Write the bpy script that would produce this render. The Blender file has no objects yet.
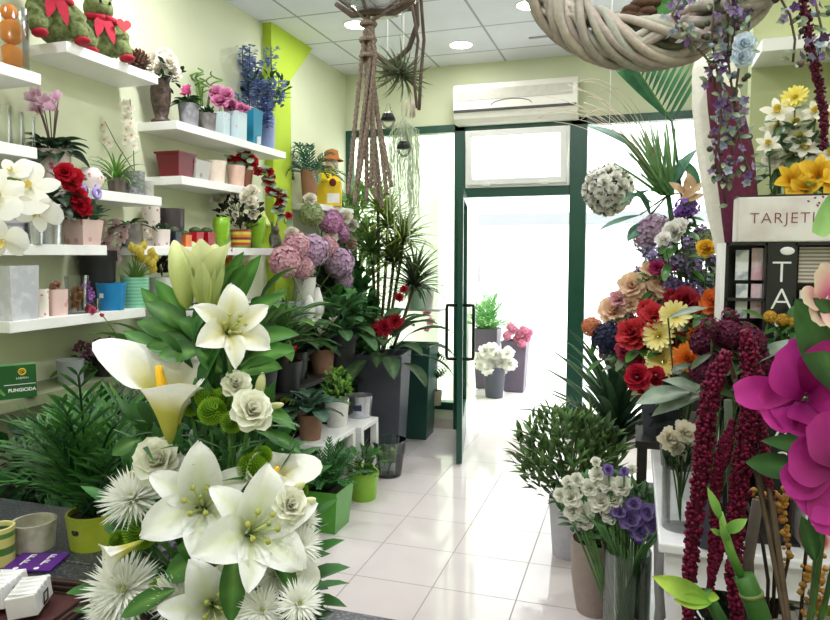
import bpy, math, random
from math import sin, cos, pi, radians, atan, sqrt
from mathutils import Vector as V, Quaternion, Matrix
S = bpy.context.scene
COL = S.collection
RND = random.Random(7)
def rr(a, b): return RND.uniform(a, b)
# ------------------------------------------------------------------ camera (room axes: X across, Y towards the street door, Z up)
FPX, HCAM = 680.0, 1.6
YAW, PITCH = radians(17.9), atan(55 / 680)
CF = V((-sin(YAW) * cos(PITCH), cos(YAW) * cos(PITCH), -sin(PITCH)))
CR = V((cos(YAW), sin(YAW), 0)); CU = CR.cross(CF)
CC = V((0, 0, HCAM))
def at(px, py, X=None, Y=None, Z=None):
    """the point of the room seen at a pixel, on a plane of the room"""
    d = CF * FPX + CR * (px - 415) + CU * (310 - py)
    t = (X - CC.x) / d.x if X is not None else (Y - CC.y) / d.y if Y is not None else (Z - CC.z) / d.z
    return CC + d * t
def mpp(p): return (V(p) - CC).dot(CF) / FPX      # metres per pixel at a point
cam = bpy.data.cameras.new('camera'); co = bpy.data.objects.new('camera', cam); COL.objects.link(co)
co.matrix_world = Matrix.Translation(CC) @ Matrix((CR, CU, -CF)).transposed().to_4x4()
cam.sensor_width = 36; cam.lens = 36 * FPX / 830; cam.clip_start = .02
S.camera = co
# ------------------------------------------------------------------ colour
def lin(h):
    if not isinstance(h, str): return tuple(h)
    h = h.lstrip('#')
    return tuple((lambda c: c / 12.92 if c <= .04045 else ((c + .055) / 1.055) ** 2.4)(int(h[i:i + 2], 16) / 255) for i in (0, 2, 4))
def mixc(a, b, t): return tuple(x + (y - x) * t for x, y in zip(a, b))
def jit(c, s=.12):
    k = 1 + rr(-s, s); return tuple(max(0, x * k * (1 + rr(-s, s) * .4)) for x in c)
# ------------------------------------------------------------------ materials
MATS = {}
def newmat(name):
    m = bpy.data.materials.new(name); m.use_nodes = True
    nt = m.node_tree; b = nt.nodes['Principled BSDF']
    return m, nt, b
def node(nt, t, **k):
    n = nt.nodes.new(t)
    for a, v in k.items():
        if a in n.inputs: n.inputs[a].default_value = v
        else: setattr(n, a, v)
    return n
def ramp(nt, stops, interp='LINEAR'):
    r = nt.nodes.new('ShaderNodeValToRGB'); e = r.color_ramp.elements; r.color_ramp.interpolation = interp
    while len(e) < len(stops): e.new(.5)
    for q, (p, c) in zip(e, stops): q.position = p; q.color = (*lin(c), 1)
    return r
def vcol(name, rough, trans, nscale, lo, hi, spec=.5, coat=0):
    m, nt, b = newmat(name)
    a = node(nt, 'ShaderNodeAttribute', attribute_name='Col')
    tc = node(nt, 'ShaderNodeTexCoord'); n = node(nt, 'ShaderNodeTexNoise', Scale=nscale, Detail=3.0)
    nt.links.new(tc.outputs['Object'], n.inputs['Vector'])
    mr = node(nt, 'ShaderNodeMapRange'); mr.inputs[3].default_value = lo; mr.inputs[4].default_value = hi
    mr.inputs[1].default_value = .3; mr.inputs[2].default_value = .7
    nt.links.new(n.outputs[0], mr.inputs[0])
    mx = node(nt, 'ShaderNodeVectorMath', operation='SCALE')
    nt.links.new(a.outputs['Color'], mx.inputs[0]); nt.links.new(mr.outputs[0], mx.inputs['Scale'])
    nt.links.new(mx.outputs[0], b.inputs['Base Color'])
    b.inputs['Roughness'].default_value = rough; b.inputs['Specular IOR Level'].default_value = spec
    if trans:
        t = node(nt, 'ShaderNodeBsdfTranslucent'); ms = node(nt, 'ShaderNodeMixShader'); ms.inputs[0].default_value = trans
        nt.links.new(mx.outputs[0], t.inputs[0]); nt.links.new(b.outputs[0], ms.inputs[1]); nt.links.new(t.outputs[0], ms.inputs[2])
        nt.links.new(ms.outputs[0], nt.nodes['Material Output'].inputs[0])
    return m
PETAL = vcol('petal', .55, .3, 60, .94, 1.03, .25)
LEAF = vcol('leaf', .42, .2, 25, .75, 1.2, .3)
CRAFT = vcol('craft', .7, 0, 90, .85, 1.1, .3)
def plain(name, c, rough=.5, metal=0, noise=.06, nscale=30, bump=0, spec=.5):
    if name in MATS: return MATS[name]
    m, nt, b = newmat(name); c = lin(c)
    tc = node(nt, 'ShaderNodeTexCoord'); n = node(nt, 'ShaderNodeTexNoise', Scale=float(nscale), Detail=4.0)
    nt.links.new(tc.outputs['Object'], n.inputs['Vector'])
    r = ramp(nt, [(.3, tuple(x * (1 - noise) for x in c)), (.7, tuple(min(1, x * (1 + noise)) for x in c))])
    nt.links.new(n.outputs[0], r.inputs[0]); nt.links.new(r.outputs[0], b.inputs['Base Color'])
    b.inputs['Roughness'].default_value = rough; b.inputs['Metallic'].default_value = metal; b.inputs['Specular IOR Level'].default_value = spec
    if bump:
        bp = node(nt, 'ShaderNodeBump', Strength=bump, Distance=.004)
        nt.links.new(n.outputs[0], bp.inputs['Height']); nt.links.new(bp.outputs[0], b.inputs['Normal'])
    MATS[name] = m; return m
def pattern(name, c0, c1, kind='voronoi', scale=40, rough=.4, lo=.25, hi=.32, c2=None):
    """a printed / woven / striped surface"""
    if name in MATS: return MATS[name]
    m, nt, b = newmat(name); tc = node(nt, 'ShaderNodeTexCoord')
    if kind == 'voronoi':
        n = node(nt, 'ShaderNodeTexVoronoi', Scale=float(scale)); out = n.outputs['Distance']
    elif kind == 'bands':
        n = node(nt, 'ShaderNodeTexWave', Scale=float(scale), bands_direction='Z'); out = n.outputs[0]
    elif kind == 'grid':
        n = node(nt, 'ShaderNodeTexBrick', Scale=float(scale)); out = n.outputs['Fac']
    else:
        n = node(nt, 'ShaderNodeTexNoise', Scale=float(scale), Detail=5.0); out = n.outputs[0]
    nt.links.new(tc.outputs['Object'], n.inputs['Vector'])
    st = [(lo, c1), (hi, c0)]
    if c2: st = [(lo * .6, c2), (lo, c1), (hi, c0)]
    r = ramp(nt, st); nt.links.new(out, r.inputs[0]); nt.links.new(r.outputs[0], b.inputs['Base Color'])
    b.inputs['Roughness'].default_value = rough; MATS[name] = m; return m
def glass(name, tint=(1, 1, 1), fac=.12):
    if name in MATS: return MATS[name]
    m, nt, b = newmat(name)
    t = node(nt, 'ShaderNodeBsdfTransparent'); t.inputs[0].default_value = (*tint, 1)
    g = node(nt, 'ShaderNodeBsdfGlossy', Roughness=.03); lw = node(nt, 'ShaderNodeLayerWeight', Blend=.35)
    ml = node(nt, 'ShaderNodeMath', operation='MULTIPLY'); ml.inputs[1].default_value = fac * 6
    ms = node(nt, 'ShaderNodeMixShader'); nt.links.new(lw.outputs['Fresnel'], ml.inputs[0]); ml.use_clamp = True
    nt.links.new(ml.outputs[0], ms.inputs[0]); nt.links.new(t.outputs[0], ms.inputs[1]); nt.links.new(g.outputs[0], ms.inputs[2])
    nt.links.new(ms.outputs[0], nt.nodes['Material Output'].inputs[0]); MATS[name] = m; return m
def emit(name, c, s):
    m, nt, b = newmat(name); b.inputs['Emission Color'].default_value = (*lin(c), 1); b.inputs['Emission Strength'].default_value = s
    return m
SOIL = plain('potting_soil', '#2a211b', .9, 0, .5, 60, .6)
GLASS = glass('clear_glass', (.985, .995, .99), .11); PANE = glass('window_glass', (.99, 1, .995), .04)
# ------------------------------------------------------------------ mesh builder
class M:
    def __init__(s): s.v = []; s.f = []; s.c = []
    def add(s, vs, fs, c):
        o = len(s.v); s.v += [tuple(x) for x in vs]; s.f += [tuple(o + i for i in f) for f in fs]
        s.c += (list(c) if isinstance(c, list) else [c] * len(vs)); return s
    def mesh(s, name, mat, smooth=True):
        me = bpy.data.meshes.new(name); me.from_pydata(s.v, [], s.f); me.materials.append(mat)
        a = me.color_attributes.new('Col', 'FLOAT_COLOR', 'POINT')
        a.data.foreach_set('color', [x for c in s.c for x in (c[0], c[1], c[2], 1.0)])
        if smooth: me.polygons.foreach_set('use_smooth', [True] * len(me.polygons))
        me.update(); return me
W3 = (.8, .8, .8)
def box(m, a, b, c=W3):
    (x0, y0, z0), (x1, y1, z1) = a, b
    m.add([(x0, y0, z0), (x1, y0, z0), (x1, y1, z0), (x0, y1, z0), (x0, y0, z1), (x1, y0, z1), (x1, y1, z1), (x0, y1, z1)],
          [(0, 3, 2, 1), (4, 5, 6, 7), (0, 1, 5, 4), (1, 2, 6, 5), (2, 3, 7, 6), (3, 0, 4, 7)], c); return m
def lathe(m, prof, n=20, c=W3, o=(0, 0, 0), rot=0, sx=1, sy=1, close=False, cs=None):
    vs = []; cc = []
    for i, (r, z) in enumerate(prof):
        for k in range(n):
            a = 2 * pi * k / n + rot
            vs.append((o[0] + r * cos(a) * sx, o[1] + r * sin(a) * sy, o[2] + z)); cc.append(cs[i] if cs else c)
    fs = [(i * n + k, i * n + (k + 1) % n, (i + 1) * n + (k + 1) % n, (i + 1) * n + k) for i in range(len(prof) - 1) for k in range(n)]
    m.add(vs, fs, cc); return m
def frame_of(d):
    d = V(d).normalized(); a = V((0, 0, 1)) if abs(d.z) < .9 else V((1, 0, 0))
    s = d.cross(a).normalized(); return s, s.cross(d).normalized()
def tube(m, pts, r, n=6, c=W3, c1=None):
    pts = [V(p) for p in pts]; N = len(pts); vs = []; cc = []; s = None
    for i, p in enumerate(pts):
        d = (pts[min(i + 1, N - 1)] - pts[max(i - 1, 0)])
        if d.length < 1e-9: d = V((0, 0, 1))
        d.normalize()
        if s is None: s, t = frame_of(d)
        else:
            s = (s - d * s.dot(d)); s = s.normalized() if s.length > 1e-6 else frame_of(d)[0]; t = s.cross(d)
        rad = r[i] if isinstance(r, (list, tuple)) else r
        for k in range(n):
            a = 2 * pi * k / n; vs.append(p + (s * cos(a) + t * sin(a)) * rad); cc.append(mixc(c, c1, i / max(1, N - 1)) if c1 else c)
    fs = [(i * n + k, i * n + (k + 1) % n, (i + 1) * n + (k + 1) % n, (i + 1) * n + k) for i in range(N - 1) for k in range(n)]
    fs += [tuple(range(n))[::-1], tuple((N - 1) * n + k for k in range(n))]
    m.add(vs, fs, cc); return m
def arc(p, q, sag=(0, 0, 0), n=8):
    p, q, g = V(p), V(q), V(sag); return [p.lerp(q, i / n) + g * (4 * (i / n) * (1 - i / n)) for i in range(n + 1)]
def blob(m, o, r, c=W3, nu=10, nv=7, rough=0):
    r = (r, r, r) if not isinstance(r, (tuple, list)) else r; vs = []
    for j in range(nv + 1):
        ph = pi * j / nv
        for i in range(nu):
            a = 2 * pi * i / nu; k = 1 + (rr(-rough, rough) if 0 < j < nv else 0)
            vs.append((o[0] + r[0] * k * sin(ph) * cos(a), o[1] + r[1] * k * sin(ph) * sin(a), o[2] - r[2] * k * cos(ph)))
    m.add(vs, [(j * nu + i, j * nu + (i + 1) % nu, (j + 1) * nu + (i + 1) % nu, (j + 1) * nu + i) for j in range(nv) for i in range(nu)], c); return m
SH = {
    'lance': lambda t: sin(pi * min(1, t * .97 + .03)) ** .85,
    'lily': lambda t: .22 + .78 * sin(pi / 2 * t / .5) if t < .5 else max(.03, cos(pi / 2 * (t - .5) / .5)) ** .75,
    'strap': lambda t: min(1, .5 + t * 3) * (1 - t ** 2.5) + .02,
    'oval': lambda t: sin(pi * (t * .95 + .03)) ** .6,
    'round': lambda t: (sin(pi * (t ** 1.25 * .93 + .04))) ** .45,
    'obov': lambda t: .15 + .85 * sin(pi * (t ** 1.7 * .9 + .02)) ** .6,
    'heart': lambda t: .75 + .25 * sin(t * 8) if t < .2 else (1 - ((t - .2) / .8) ** 1.6) + .01,
    'needle': lambda t: 1 - .8 * t,
}
def petal(m, p, d, n, L, W, bend=0, cup=.2, shape='lance', rows=5, cols=2, c0=W3, c1=None, ruf=0, k=1.3, cm=None, roll=0):
    """leaf or petal: grows from p along d, upper face n; bend>0 curls away from n, cup>0 raises the edges towards n"""
    d = V(d).normalized(); n = V(n); n = n - d * n.dot(d)
    n = n.normalized() if n.length > 1e-6 else frame_of(d)[0]
    if roll: n = Quaternion(d, roll) @ n
    s = d.cross(n); pos = V(p); c1 = c1 or c0; f = SH[shape]; vs = []; cc = []; ph = rr(0, 6)
    for i in range(rows + 1):
        t = i / rows; a = bend * t ** k; di = d * cos(a) - n * sin(a); ni = n * cos(a) + d * sin(a); w = W * .5 * f(t); col = mixc(c0, c1, t)
        for j in range(cols + 1):
            u = 2 * j / cols - 1
            vs.append(pos + s * (u * w) + ni * (cup * w * u * u + (ruf * W * t * sin(ph + u * 5 + t * 9) * abs(u) if ruf else 0)))
            cc.append(mixc(col, cm, (1 - abs(u)) ** 2 * (1 - t) ** .7) if cm else col)
        pos = pos + di * (L / rows)
    q = cols + 1
    m.add(vs, [(i * q + j, i * q + j + 1, (i + 1) * q + j + 1, (i + 1) * q + j) for i in range(rows) for j in range(cols)], cc); return m
def ring(m, n, L, W, elev, r0=0, z0=0, bend=0, cup=.2, shape='round', rows=4, cols=4, c0=W3, c1=None, ph=0, j=.08, ruf=0, cm=None, k=1.3, roll=0):
    """whorl of petals round +Z; elev = angle away from the axis"""
    for i in range(n):
        a = 2 * pi * (i + ph) / n + rr(-j, j); e = elev + rr(-j, j); R = V((cos(a), sin(a), 0)); Z = V((0, 0, 1))
        s = 1 + rr(-j, j)
        petal(m, R * r0 + Z * z0, R * sin(e) + Z * cos(e), -R * cos(e) + Z * sin(e), L * s, W * s, bend, cup, shape, rows, cols, jit(c0, .05), jit(c1 or c0, .05), ruf, k, cm, roll)
    return m
def fib(n, zmin=-1.0):
    out = []
    for i in range(n):
        z = 1 - (i + .5) / n * (1 - zmin); a = i * 2.39996; r = sqrt(max(0, 1 - z * z)); out.append(V((r * cos(a), r * sin(a), z)))
    return out
# ------------------------------------------------------------------ objects
def thing(name, label, cat, loc=(0, 0, 0), rz=0, group=None):
    o = bpy.data.objects.new(name, None); COL.objects.link(o); o.location = loc; o.rotation_euler = (0, 0, rz); o.empty_display_size = .05
    o['label'] = label; o['category'] = cat
    if group: o['group'] = group
    return o
def tag(o, label, cat, group=None):
    o['label'] = label; o['category'] = cat
    if group: o['group'] = group
    return o
def obj(name, m, mat, parent=None, loc=(0, 0, 0), q=None, sc=1, smooth=True, label=None):
    me = m.mesh(name, mat, smooth) if isinstance(m, M) else m
    o = bpy.data.objects.new(name, me); COL.objects.link(o); o.parent = parent; o.location = loc
    if q is not None: o.rotation_mode = 'QUATERNION'; o.rotation_quaternion = q
    o.scale = (sc, sc, sc) if not isinstance(sc, (tuple, list)) else sc
    if label: o['label'] = label
    return o
def struct(name, m, mat, parent=None, smooth=False):
    o = obj(name, m, mat, parent, smooth=smooth)
    if parent is None: o['kind'] = 'structure'
    return o
def bev(o, w=.004, seg=2):
    b = o.modifiers.new('b', 'BEVEL'); b.width = w; b.segments = seg; b.limit_method = 'ANGLE'; b.angle_limit = radians(35); return o
def facing(axis, roll=0):
    return V(axis).normalized().to_track_quat('Z', 'Y') @ Quaternion((0, 0, 1), roll)
def copy_tree(o, loc=None, rz=None, label=None, group=None, parent=None):
    c = o.copy(); COL.objects.link(c)
    if parent: c.parent = parent
    if loc is not None: c.location = loc
    if rz is not None: c.rotation_euler = (0, 0, rz)
    if label: c['label'] = label
    if group: c['group'] = group
    for ch in list(o.children): copy_tree(ch, parent=c)
    return c
def text_mesh(s, size, ext=.0006, offset=0, align='CENTER', spacing=1):
    cu = bpy.data.curves.new('t', 'FONT'); cu.body = s; cu.size = size; cu.extrude = ext; cu.align_x = align; cu.align_y = 'CENTER'; cu.offset = offset; cu.space_character = spacing
    o = bpy.data.objects.new('t', cu); COL.objects.link(o); bpy.context.view_layer.update()
    me = bpy.data.meshes.new_from_object(o.evaluated_get(bpy.context.evaluated_depsgraph_get()))
    bpy.data.objects.remove(o); bpy.data.curves.remove(cu); return me
def lettering(name, s, size, mat, parent, loc, rz=0, offset=0, tilt=pi / 2, spacing=1):
    me = text_mesh(s, size, offset=offset, spacing=spacing); me.materials.clear(); me.materials.append(mat)
    o = bpy.data.objects.new(name, me); COL.objects.link(o); o.parent = parent; o.location = loc; o.rotation_euler = (tilt, 0, rz); return o
# ------------------------------------------------------------------ flower heads (face +Z, about 1 unit in radius), cached by kind and colours
HEADS = {}
def head(kind, *cs):
    key = (kind,) + cs
    if key in HEADS: return HEADS[key]
    c = [lin(x) for x in cs]; m = M(); c0 = c[0]; c1 = c[1] if len(c) > 1 else c0; c2 = c[2] if len(c) > 2 else c1
    if kind == 'rose':
        for n, L, w, e, b, z in ((3, .75, .7, .05, .3, .1), (4, .8, .85, .2, .45, .05), (5, .9, 1.0, .45, .6, 0), (6, 1.0, 1.05, .8, .6, -.05), (6, 1.05, 1.05, 1.15, .5, -.1)):
            ring(m, n, L, w, e, .06, z, b, .55, 'round', 4, 4, c0, c1, rr(0, 1), .1)
    elif kind == 'carnation':
        for n, L, w, e, z in ((6, .8, .55, .15, .1), (9, .9, .6, .5, .05), (11, 1.0, .65, .9, 0), (12, 1.05, .65, 1.3, -.05)):
            ring(m, n, L, w, e, .04, z, .2, .1, 'obov', 4, 4, c0, c1, rr(0, 1), .15, .16)
    elif kind == 'dahlia':
        for n, L, w, e, z in ((8, .5, .2, .2, .1), (12, .7, .25, .6, .07), (15, .9, .28, 1.0, .03), (16, 1.0, .3, 1.35, 0)):
            ring(m, n, L, w, e, .05, z, -.15, .5, 'oval', 3, 2, c0, c1, rr(0, 1), .08)
        blob(m, (0, 0, .12), (.16, .16, .1), c2, 8, 5)
    elif kind == 'gerbera':
        for n, e, z in ((15, 1.15, .02), (15, 1.4, -.03)):
            ring(m, n, 1, .3, e, .12, z, .1, .25, 'obov', 4, 2, c0, c1, rr(0, 1), .07, .04)
        for p in fib(28, .2): petal(m, p * .1, p, (p.y, -p.x, .3), .28, .09, 0, .2, 'oval', 2, 2, c2, c0)
    elif kind == 'spider':
        for n, L, w, e, z in ((10, .3, .05, .2, .05), (22, .6, .085, .5, .04), (30, .85, .1, .85, .02), (34, .97, .1, 1.15, 0), (34, 1.0, .1, 1.4, -.03), (30, .95, .1, 1.65, -.06)):
            ring(m, n, L, w, e, .05, z, -.12, .5, 'strap', 3, 2, mixc(c0, c2, .6 if e < .5 else .1), c1, rr(0, 1), .1)
        blob(m, (0, 0, .06), (.16, .16, .12), c2, 8, 5)
    elif kind == 'pompon':
        for p in fib(260, -.75):
            petal(m, p * .62 * (1 + rr(-.03, .03)), p, (p.y + .3, -p.x, .4), .36, .2, -.3, .4, 'obov', 2, 2, c0, c1, 0, 1)
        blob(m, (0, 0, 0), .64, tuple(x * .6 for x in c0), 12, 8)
    elif kind == 'hydrangea':
        for p in fib(130, -.6):
            q = (p + V((rr(-.2, .2), rr(-.2, .2), rr(-.2, .2)))).normalized(); s, t = frame_of(q); o = p * rr(.78, .92); cc = jit(mixc(c0, c1, rr(0, 1)), .1)
            for k in range(4):
                a = k * pi / 2 + rr(-.2, .2); dd = s * cos(a) + t * sin(a)
                petal(m, o, dd + q * .35, q, .175, .18, .3, .15, 'round', 2, 2, mixc(cc, c2, .25), cc)
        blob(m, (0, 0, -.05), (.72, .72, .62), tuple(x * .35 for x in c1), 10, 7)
    elif kind == 'lilac':
        for p in fib(60, -1):
            q = (p + V((rr(-.4, .4), rr(-.4, .4), rr(-.4, .4)))).normalized(); s, t = frame_of(q); o = V((p.x * .62, p.y * .62, p.z)) * rr(.6, 1); cc = jit(mixc(c0, c1, rr(0, 1)), .15)
            for k in range(5):
                a = k * pi * .4; petal(m, o, s * cos(a) + t * sin(a) + q * .4, q, .17, .15, .2, .2, 'round', 2, 2, cc, cc)
        blob(m, (0, 0, 0), (.42, .42, .75), lin('#4f5a3e'), 8, 6)
    elif kind == 'lily':      # throat at the origin, petals recurve
        for k in range(6):
            inner = k % 2; a = k * pi / 3 + rr(-.06, .06); R = V((cos(a), sin(a), 0)); Z = V((0, 0, 1)); e = .38 + rr(-.05, .05)
            petal(m, R * .05 + Z * -.25 + Z * (.01 * inner), R * sin(e) + Z * cos(e), -R * cos(e) + Z * sin(e), 1.22 + rr(-.06, .06), .7 if inner else .5, 1.65 + rr(-.15, .45), .34, 'lily', 10, 6, c0, c1, .07, 1.7, c2)
    elif kind == 'lilyup':    # half-open trumpet
        for k in range(6):
            a = k * pi / 3; R = V((cos(a), sin(a), 0)); e = .32
            petal(m, R * .03, R * sin(e) + V((0, 0, cos(e))), -R * cos(e) + V((0, 0, sin(e))), 1.05 + rr(-.05, .05), .55, .02 if k % 2 else .28, .7, 'lily', 8, 4, c0, c1, .02, 1.6, c2)
    elif kind == 'bud':
        cs = [mixc(c0, c1, min(1, t / 6)) for t in range(9)]
        pr = [(.02, 0), (.09, .08), (.14, .25), (.165, .45), (.16, .62), (.125, .8), (.07, .93), (.03, .985), (.004, 1.0)]
        n = 12
        for i, (r, z) in enumerate(pr):
            pass
        vs = []; cc = []
        for i, (r, z) in enumerate(pr):
            for k in range(n):
                a = 2 * pi * k / n; q = r * (1 + .13 * cos(3 * a)); vs.append((q * cos(a), q * sin(a), z)); cc.append(cs[i])
        m.add(vs, [(i * n + k, i * n + (k + 1) % n, (i + 1) * n + (k + 1) % n, (i + 1) * n + k) for i in range(len(pr) - 1) for k in range(n)], cc)
    elif kind == 'calla':     # spathe: rolled funnel with a flaring rim and one drawn-out tip (towards +X)
        nu, nv = 32, 14; vs = []; cc = []
        for j in range(nv + 1):
            t = j / nv
            for i in range(nu + 1):
                u = i / nu * 2 - 1; a = u * pi * 1.1
                tip = max(0, cos(a)) ** 3 * (1 if abs(u) < .6 else 0); up = .95 + .25 * tip - .3 * (abs(u) ** 3)
                fl = t ** 3.2
                r = .045 + .15 * t + .2 * fl * (.8 + .9 * tip) - .03 * abs(u) * (1 - fl)
                z = t * up - .2 * fl * fl * (1 - .9 * abs(u)) + .03 * fl * sin(a * 3)
                vs.append((r * cos(a) + .1 * fl * tip, r * sin(a), z)); cc.append(mixc(c2, c1, min(1, t / .3)) if t < .3 else c1 if t < .5 else mixc(c1, c0, min(1, (t - .5) / .28)))
        q = nu + 1
        m.add(vs, [(j * q + i, j * q + i + 1, (j + 1) * q + i + 1, (j + 1) * q + i) for j in range(nv) for i in range(nu)], cc)
    elif kind == 'orchid':
        Z = V((0, 0, 1))
        for a, L, w, sh in ((0, 1, 1.15, 'round'), (pi, 1, 1.15, 'round'), (pi / 2, .95, .6, 'oval'), (-pi * .28, .9, .55, 'oval'), (-pi * .72, .9, .55, 'oval')):
            d = V((cos(a), sin(a), .12)); petal(m, d * .05 + Z * (.03 if sh == 'round' else 0), d, Z, L, w, .25, -.12, sh, 6, 4, c0, c1, .03)
        petal(m, (0, -.05, .05), (0, -.5, .6), (0, .6, .5), .45, .3, -.8, .9, 'oval', 4, 4, c2, c2); petal(m, (.05, 0, .06), (.4, .1, .7), (-.6, 0, .4), .3, .22, -.5, .6, 'oval', 3, 2, c2, c2); petal(m, (-.05, 0, .06), (-.4, .1, .7), (.6, 0, .4), .3, .22, -.5, .6, 'oval', 3, 2, c2, c2)
    elif kind == 'tulip':
        ring(m, 3, 1.25, .85, .22, .08, 0, -.45, .8, 'oval', 5, 4, c0, c1); ring(m, 3, 1.2, .9, .34, .1, 0, -.6, .8, 'oval', 5, 4, c0, c1, .5)
    elif kind == 'cyclamen':
        ring(m, 5, 1, .6, .5, .08, 0, .3, .3, 'obov', 4, 3, c0, c1, 0, .2, .08)
    elif kind == 'narcissus':
        ring(m, 6, 1, .55, 1.2, .1, 0, .1, .15, 'oval', 4, 2, c0, c1); ring(m, 7, .5, .35, .25, .12, .02, .3, .4, 'obov', 3, 2, c2, c2)
    elif kind == 'floret5':
        ring(m, 5, 1, .8, 1.0, .08, 0, .3, .25, 'round', 3, 2, c0, c1); blob(m, (0, 0, .15), .2, c2, 6, 4)
    elif kind == 'bract':     # papery bougainvillea/orchid-like broad petals
        ring(m, 3, 1, .8, .55, .05, 0, .5, .2, 'oval', 7, 4, c0, c1, 0, .15, .08, c2); ring(m, 3, 1.05, .95, 1.1, .05, -.05, .55, .1, 'oval', 7, 4, c0, c1, .5, .15, .09, c2)
    HEADS[key] = m.mesh(kind, PETAL); return HEADS[key]
# ------------------------------------------------------------------ plants: each returns an M grown from the origin
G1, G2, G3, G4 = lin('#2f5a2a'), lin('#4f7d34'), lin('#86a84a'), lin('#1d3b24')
def p_frond(m, p, d, L, nl, ll, lw, droop, c0, c1, vang=1.0, up=V((0, 0, 1)), tilt=.2):
    d = V(d).normalized(); s = d.cross(up); s = s.normalized() if s.length > 1e-3 else V((1, 0, 0)); pts = []; pos = V(p); dd = d.copy(); st = max(nl, 6)
    for i in range(st + 1):
        pts.append(pos.copy()); t = i / st; dd = (d - V((0, 0, 1)) * droop * t * t * 1.6).normalized(); pos = pos + dd * (L / st)
    tube(m, pts[::2] if st > 10 else pts, .0035 * max(1, L / .5), 4, c0)
    for i in range(2, st + 1):
        t = i / st; dd = (pts[i] - pts[i - 1]).normalized(); nn = s.cross(dd).normalized(); l = ll * (.35 + .65 * sin(pi * min(1, t * .85 + .12)))
        for sg in (-1, 1):
            a = vang * (1 - .45 * t) + rr(-.1, .1)
            petal(m, pts[i], dd * cos(a) + s * sg * sin(a) + nn * tilt, nn, l, lw, .5 + rr(-.2, .3), .25, 'lance', 3, 2, jit(c0), jit(c1))
def p_palm(n=10, L=.5, nl=12, ll=.16, lw=.02, droop=.7, c0=G1, c1=G2, up=(.25, 1.0), h0=.0, vang=1.0, a0=0, a1=2 * pi):
    m = M()
    for i in range(n):
        a = a0 + (a1 - a0) * i / n + rr(-.25, .25); e = rr(*up); d = V((cos(a) * sin(e), sin(a) * sin(e), cos(e)))
        p_frond(m, (cos(a) * .01, sin(a) * .01, h0), d, L * rr(.75, 1.1), nl, ll, lw, droop * rr(.6, 1.2), jit(c0, .2), jit(c1, .2), vang)
    return m
def p_strap(n=30, L=.4, W=.02, droop=1.2, c0=G1, c1=G2, up=(.1, 1.2), z=0, stem=None, spread=.02, fold=.5, m=None):
    m = m or M()
    if stem: tube(m, arc((0, 0, 0), (rr(-.02, .02), rr(-.02, .02), z)), stem, 7, lin('#6b5a44'))
    for i in range(n):
        a = i * 2.4 + rr(-.2, .2); e = up[0] + (up[1] - up[0]) * (i / n) + rr(-.1, .1); R = V((cos(a), sin(a), 0))
        zz = z - spread * (i / n)
        petal(m, R * .006 + V((0, 0, zz)), R * sin(e) + V((0, 0, cos(e))), -R * cos(e) + V((0, 0, sin(e))), L * rr(.7, 1.1), W, droop * rr(.5, 1.2), fold, 'strap', 6, 2, jit(c0, .2), jit(c1, .2))
    return m
def p_bush(n=120, R=(.2, .2, .2), o=(0, 0, .2), L=.06, W=.03, shape='lance', c0=G1, c1=G2, droop=.4, stems=8, m=None, root=(0, 0, 0), cm=None, shell=.45, rows=3):
    m = m or M(); o = V(o)
    for i in range(n):
        p = V((rr(-1, 1), rr(-1, 1), rr(-1, 1)))
        while p.length > 1 or p.length < shell: p = V((rr(-1, 1), rr(-1, 1), rr(-1, 1)))
        q = o + V((p.x * R[0], p.y * R[1], p.z * R[2])); d = (q - V(root)).normalized() + V((rr(-.7, .7), rr(-.7, .7), rr(-.5, .6)))
        petal(m, q, d, V((0, 0, 1)) + p * .4, L * rr(.6, 1.15), W * rr(.7, 1.1), droop, .25, shape, rows, 2, jit(c0, .3), jit(c1, .3), 0, 1.3, cm)
    for i in range(stems):
        p = V((rr(-.8, .8), rr(-.8, .8), rr(0, .9))); tube(m, arc(root, o + V((p.x * R[0], p.y * R[1], p.z * R[2])), (0, 0, .02), 4), .002 + .004 * R[0], 4, lin('#4a5a32'))
    return m
def p_broad(n=14, H=.25, L=.2, W=.09, c0=G1, c1=G2, shape='lance', up=(.1, .9), droop=.8, cm=None, m=None, ang=(0, 2 * pi)):
    m = m or M()
    for i in range(n):
        a = ang[0] + (ang[1] - ang[0]) * ((i * .618) % 1) + rr(-.2, .2); e = up[0] + (up[1] - up[0]) * i / n; R = V((cos(a), sin(a), 0)); h = H * rr(.6, 1.1)
        q = R * sin(e) * h + V((0, 0, cos(e) * h)); tube(m, arc((0, 0, 0), q, (0, 0, .02), 4), .003, 5, mixc(c0, c1, .6))
        d = R * sin(e + .5) + V((0, 0, cos(e + .5))); petal(m, q, d, V((0, 0, 1)) - R * .3, L * rr(.8, 1.15), W * rr(.85, 1.1), droop, .3, shape, 7, 4, jit(c0, .2), jit(c1, .2), .02, 1.3, cm or mixc(c1, (.5, .6, .3), .2))
    return m
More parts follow.
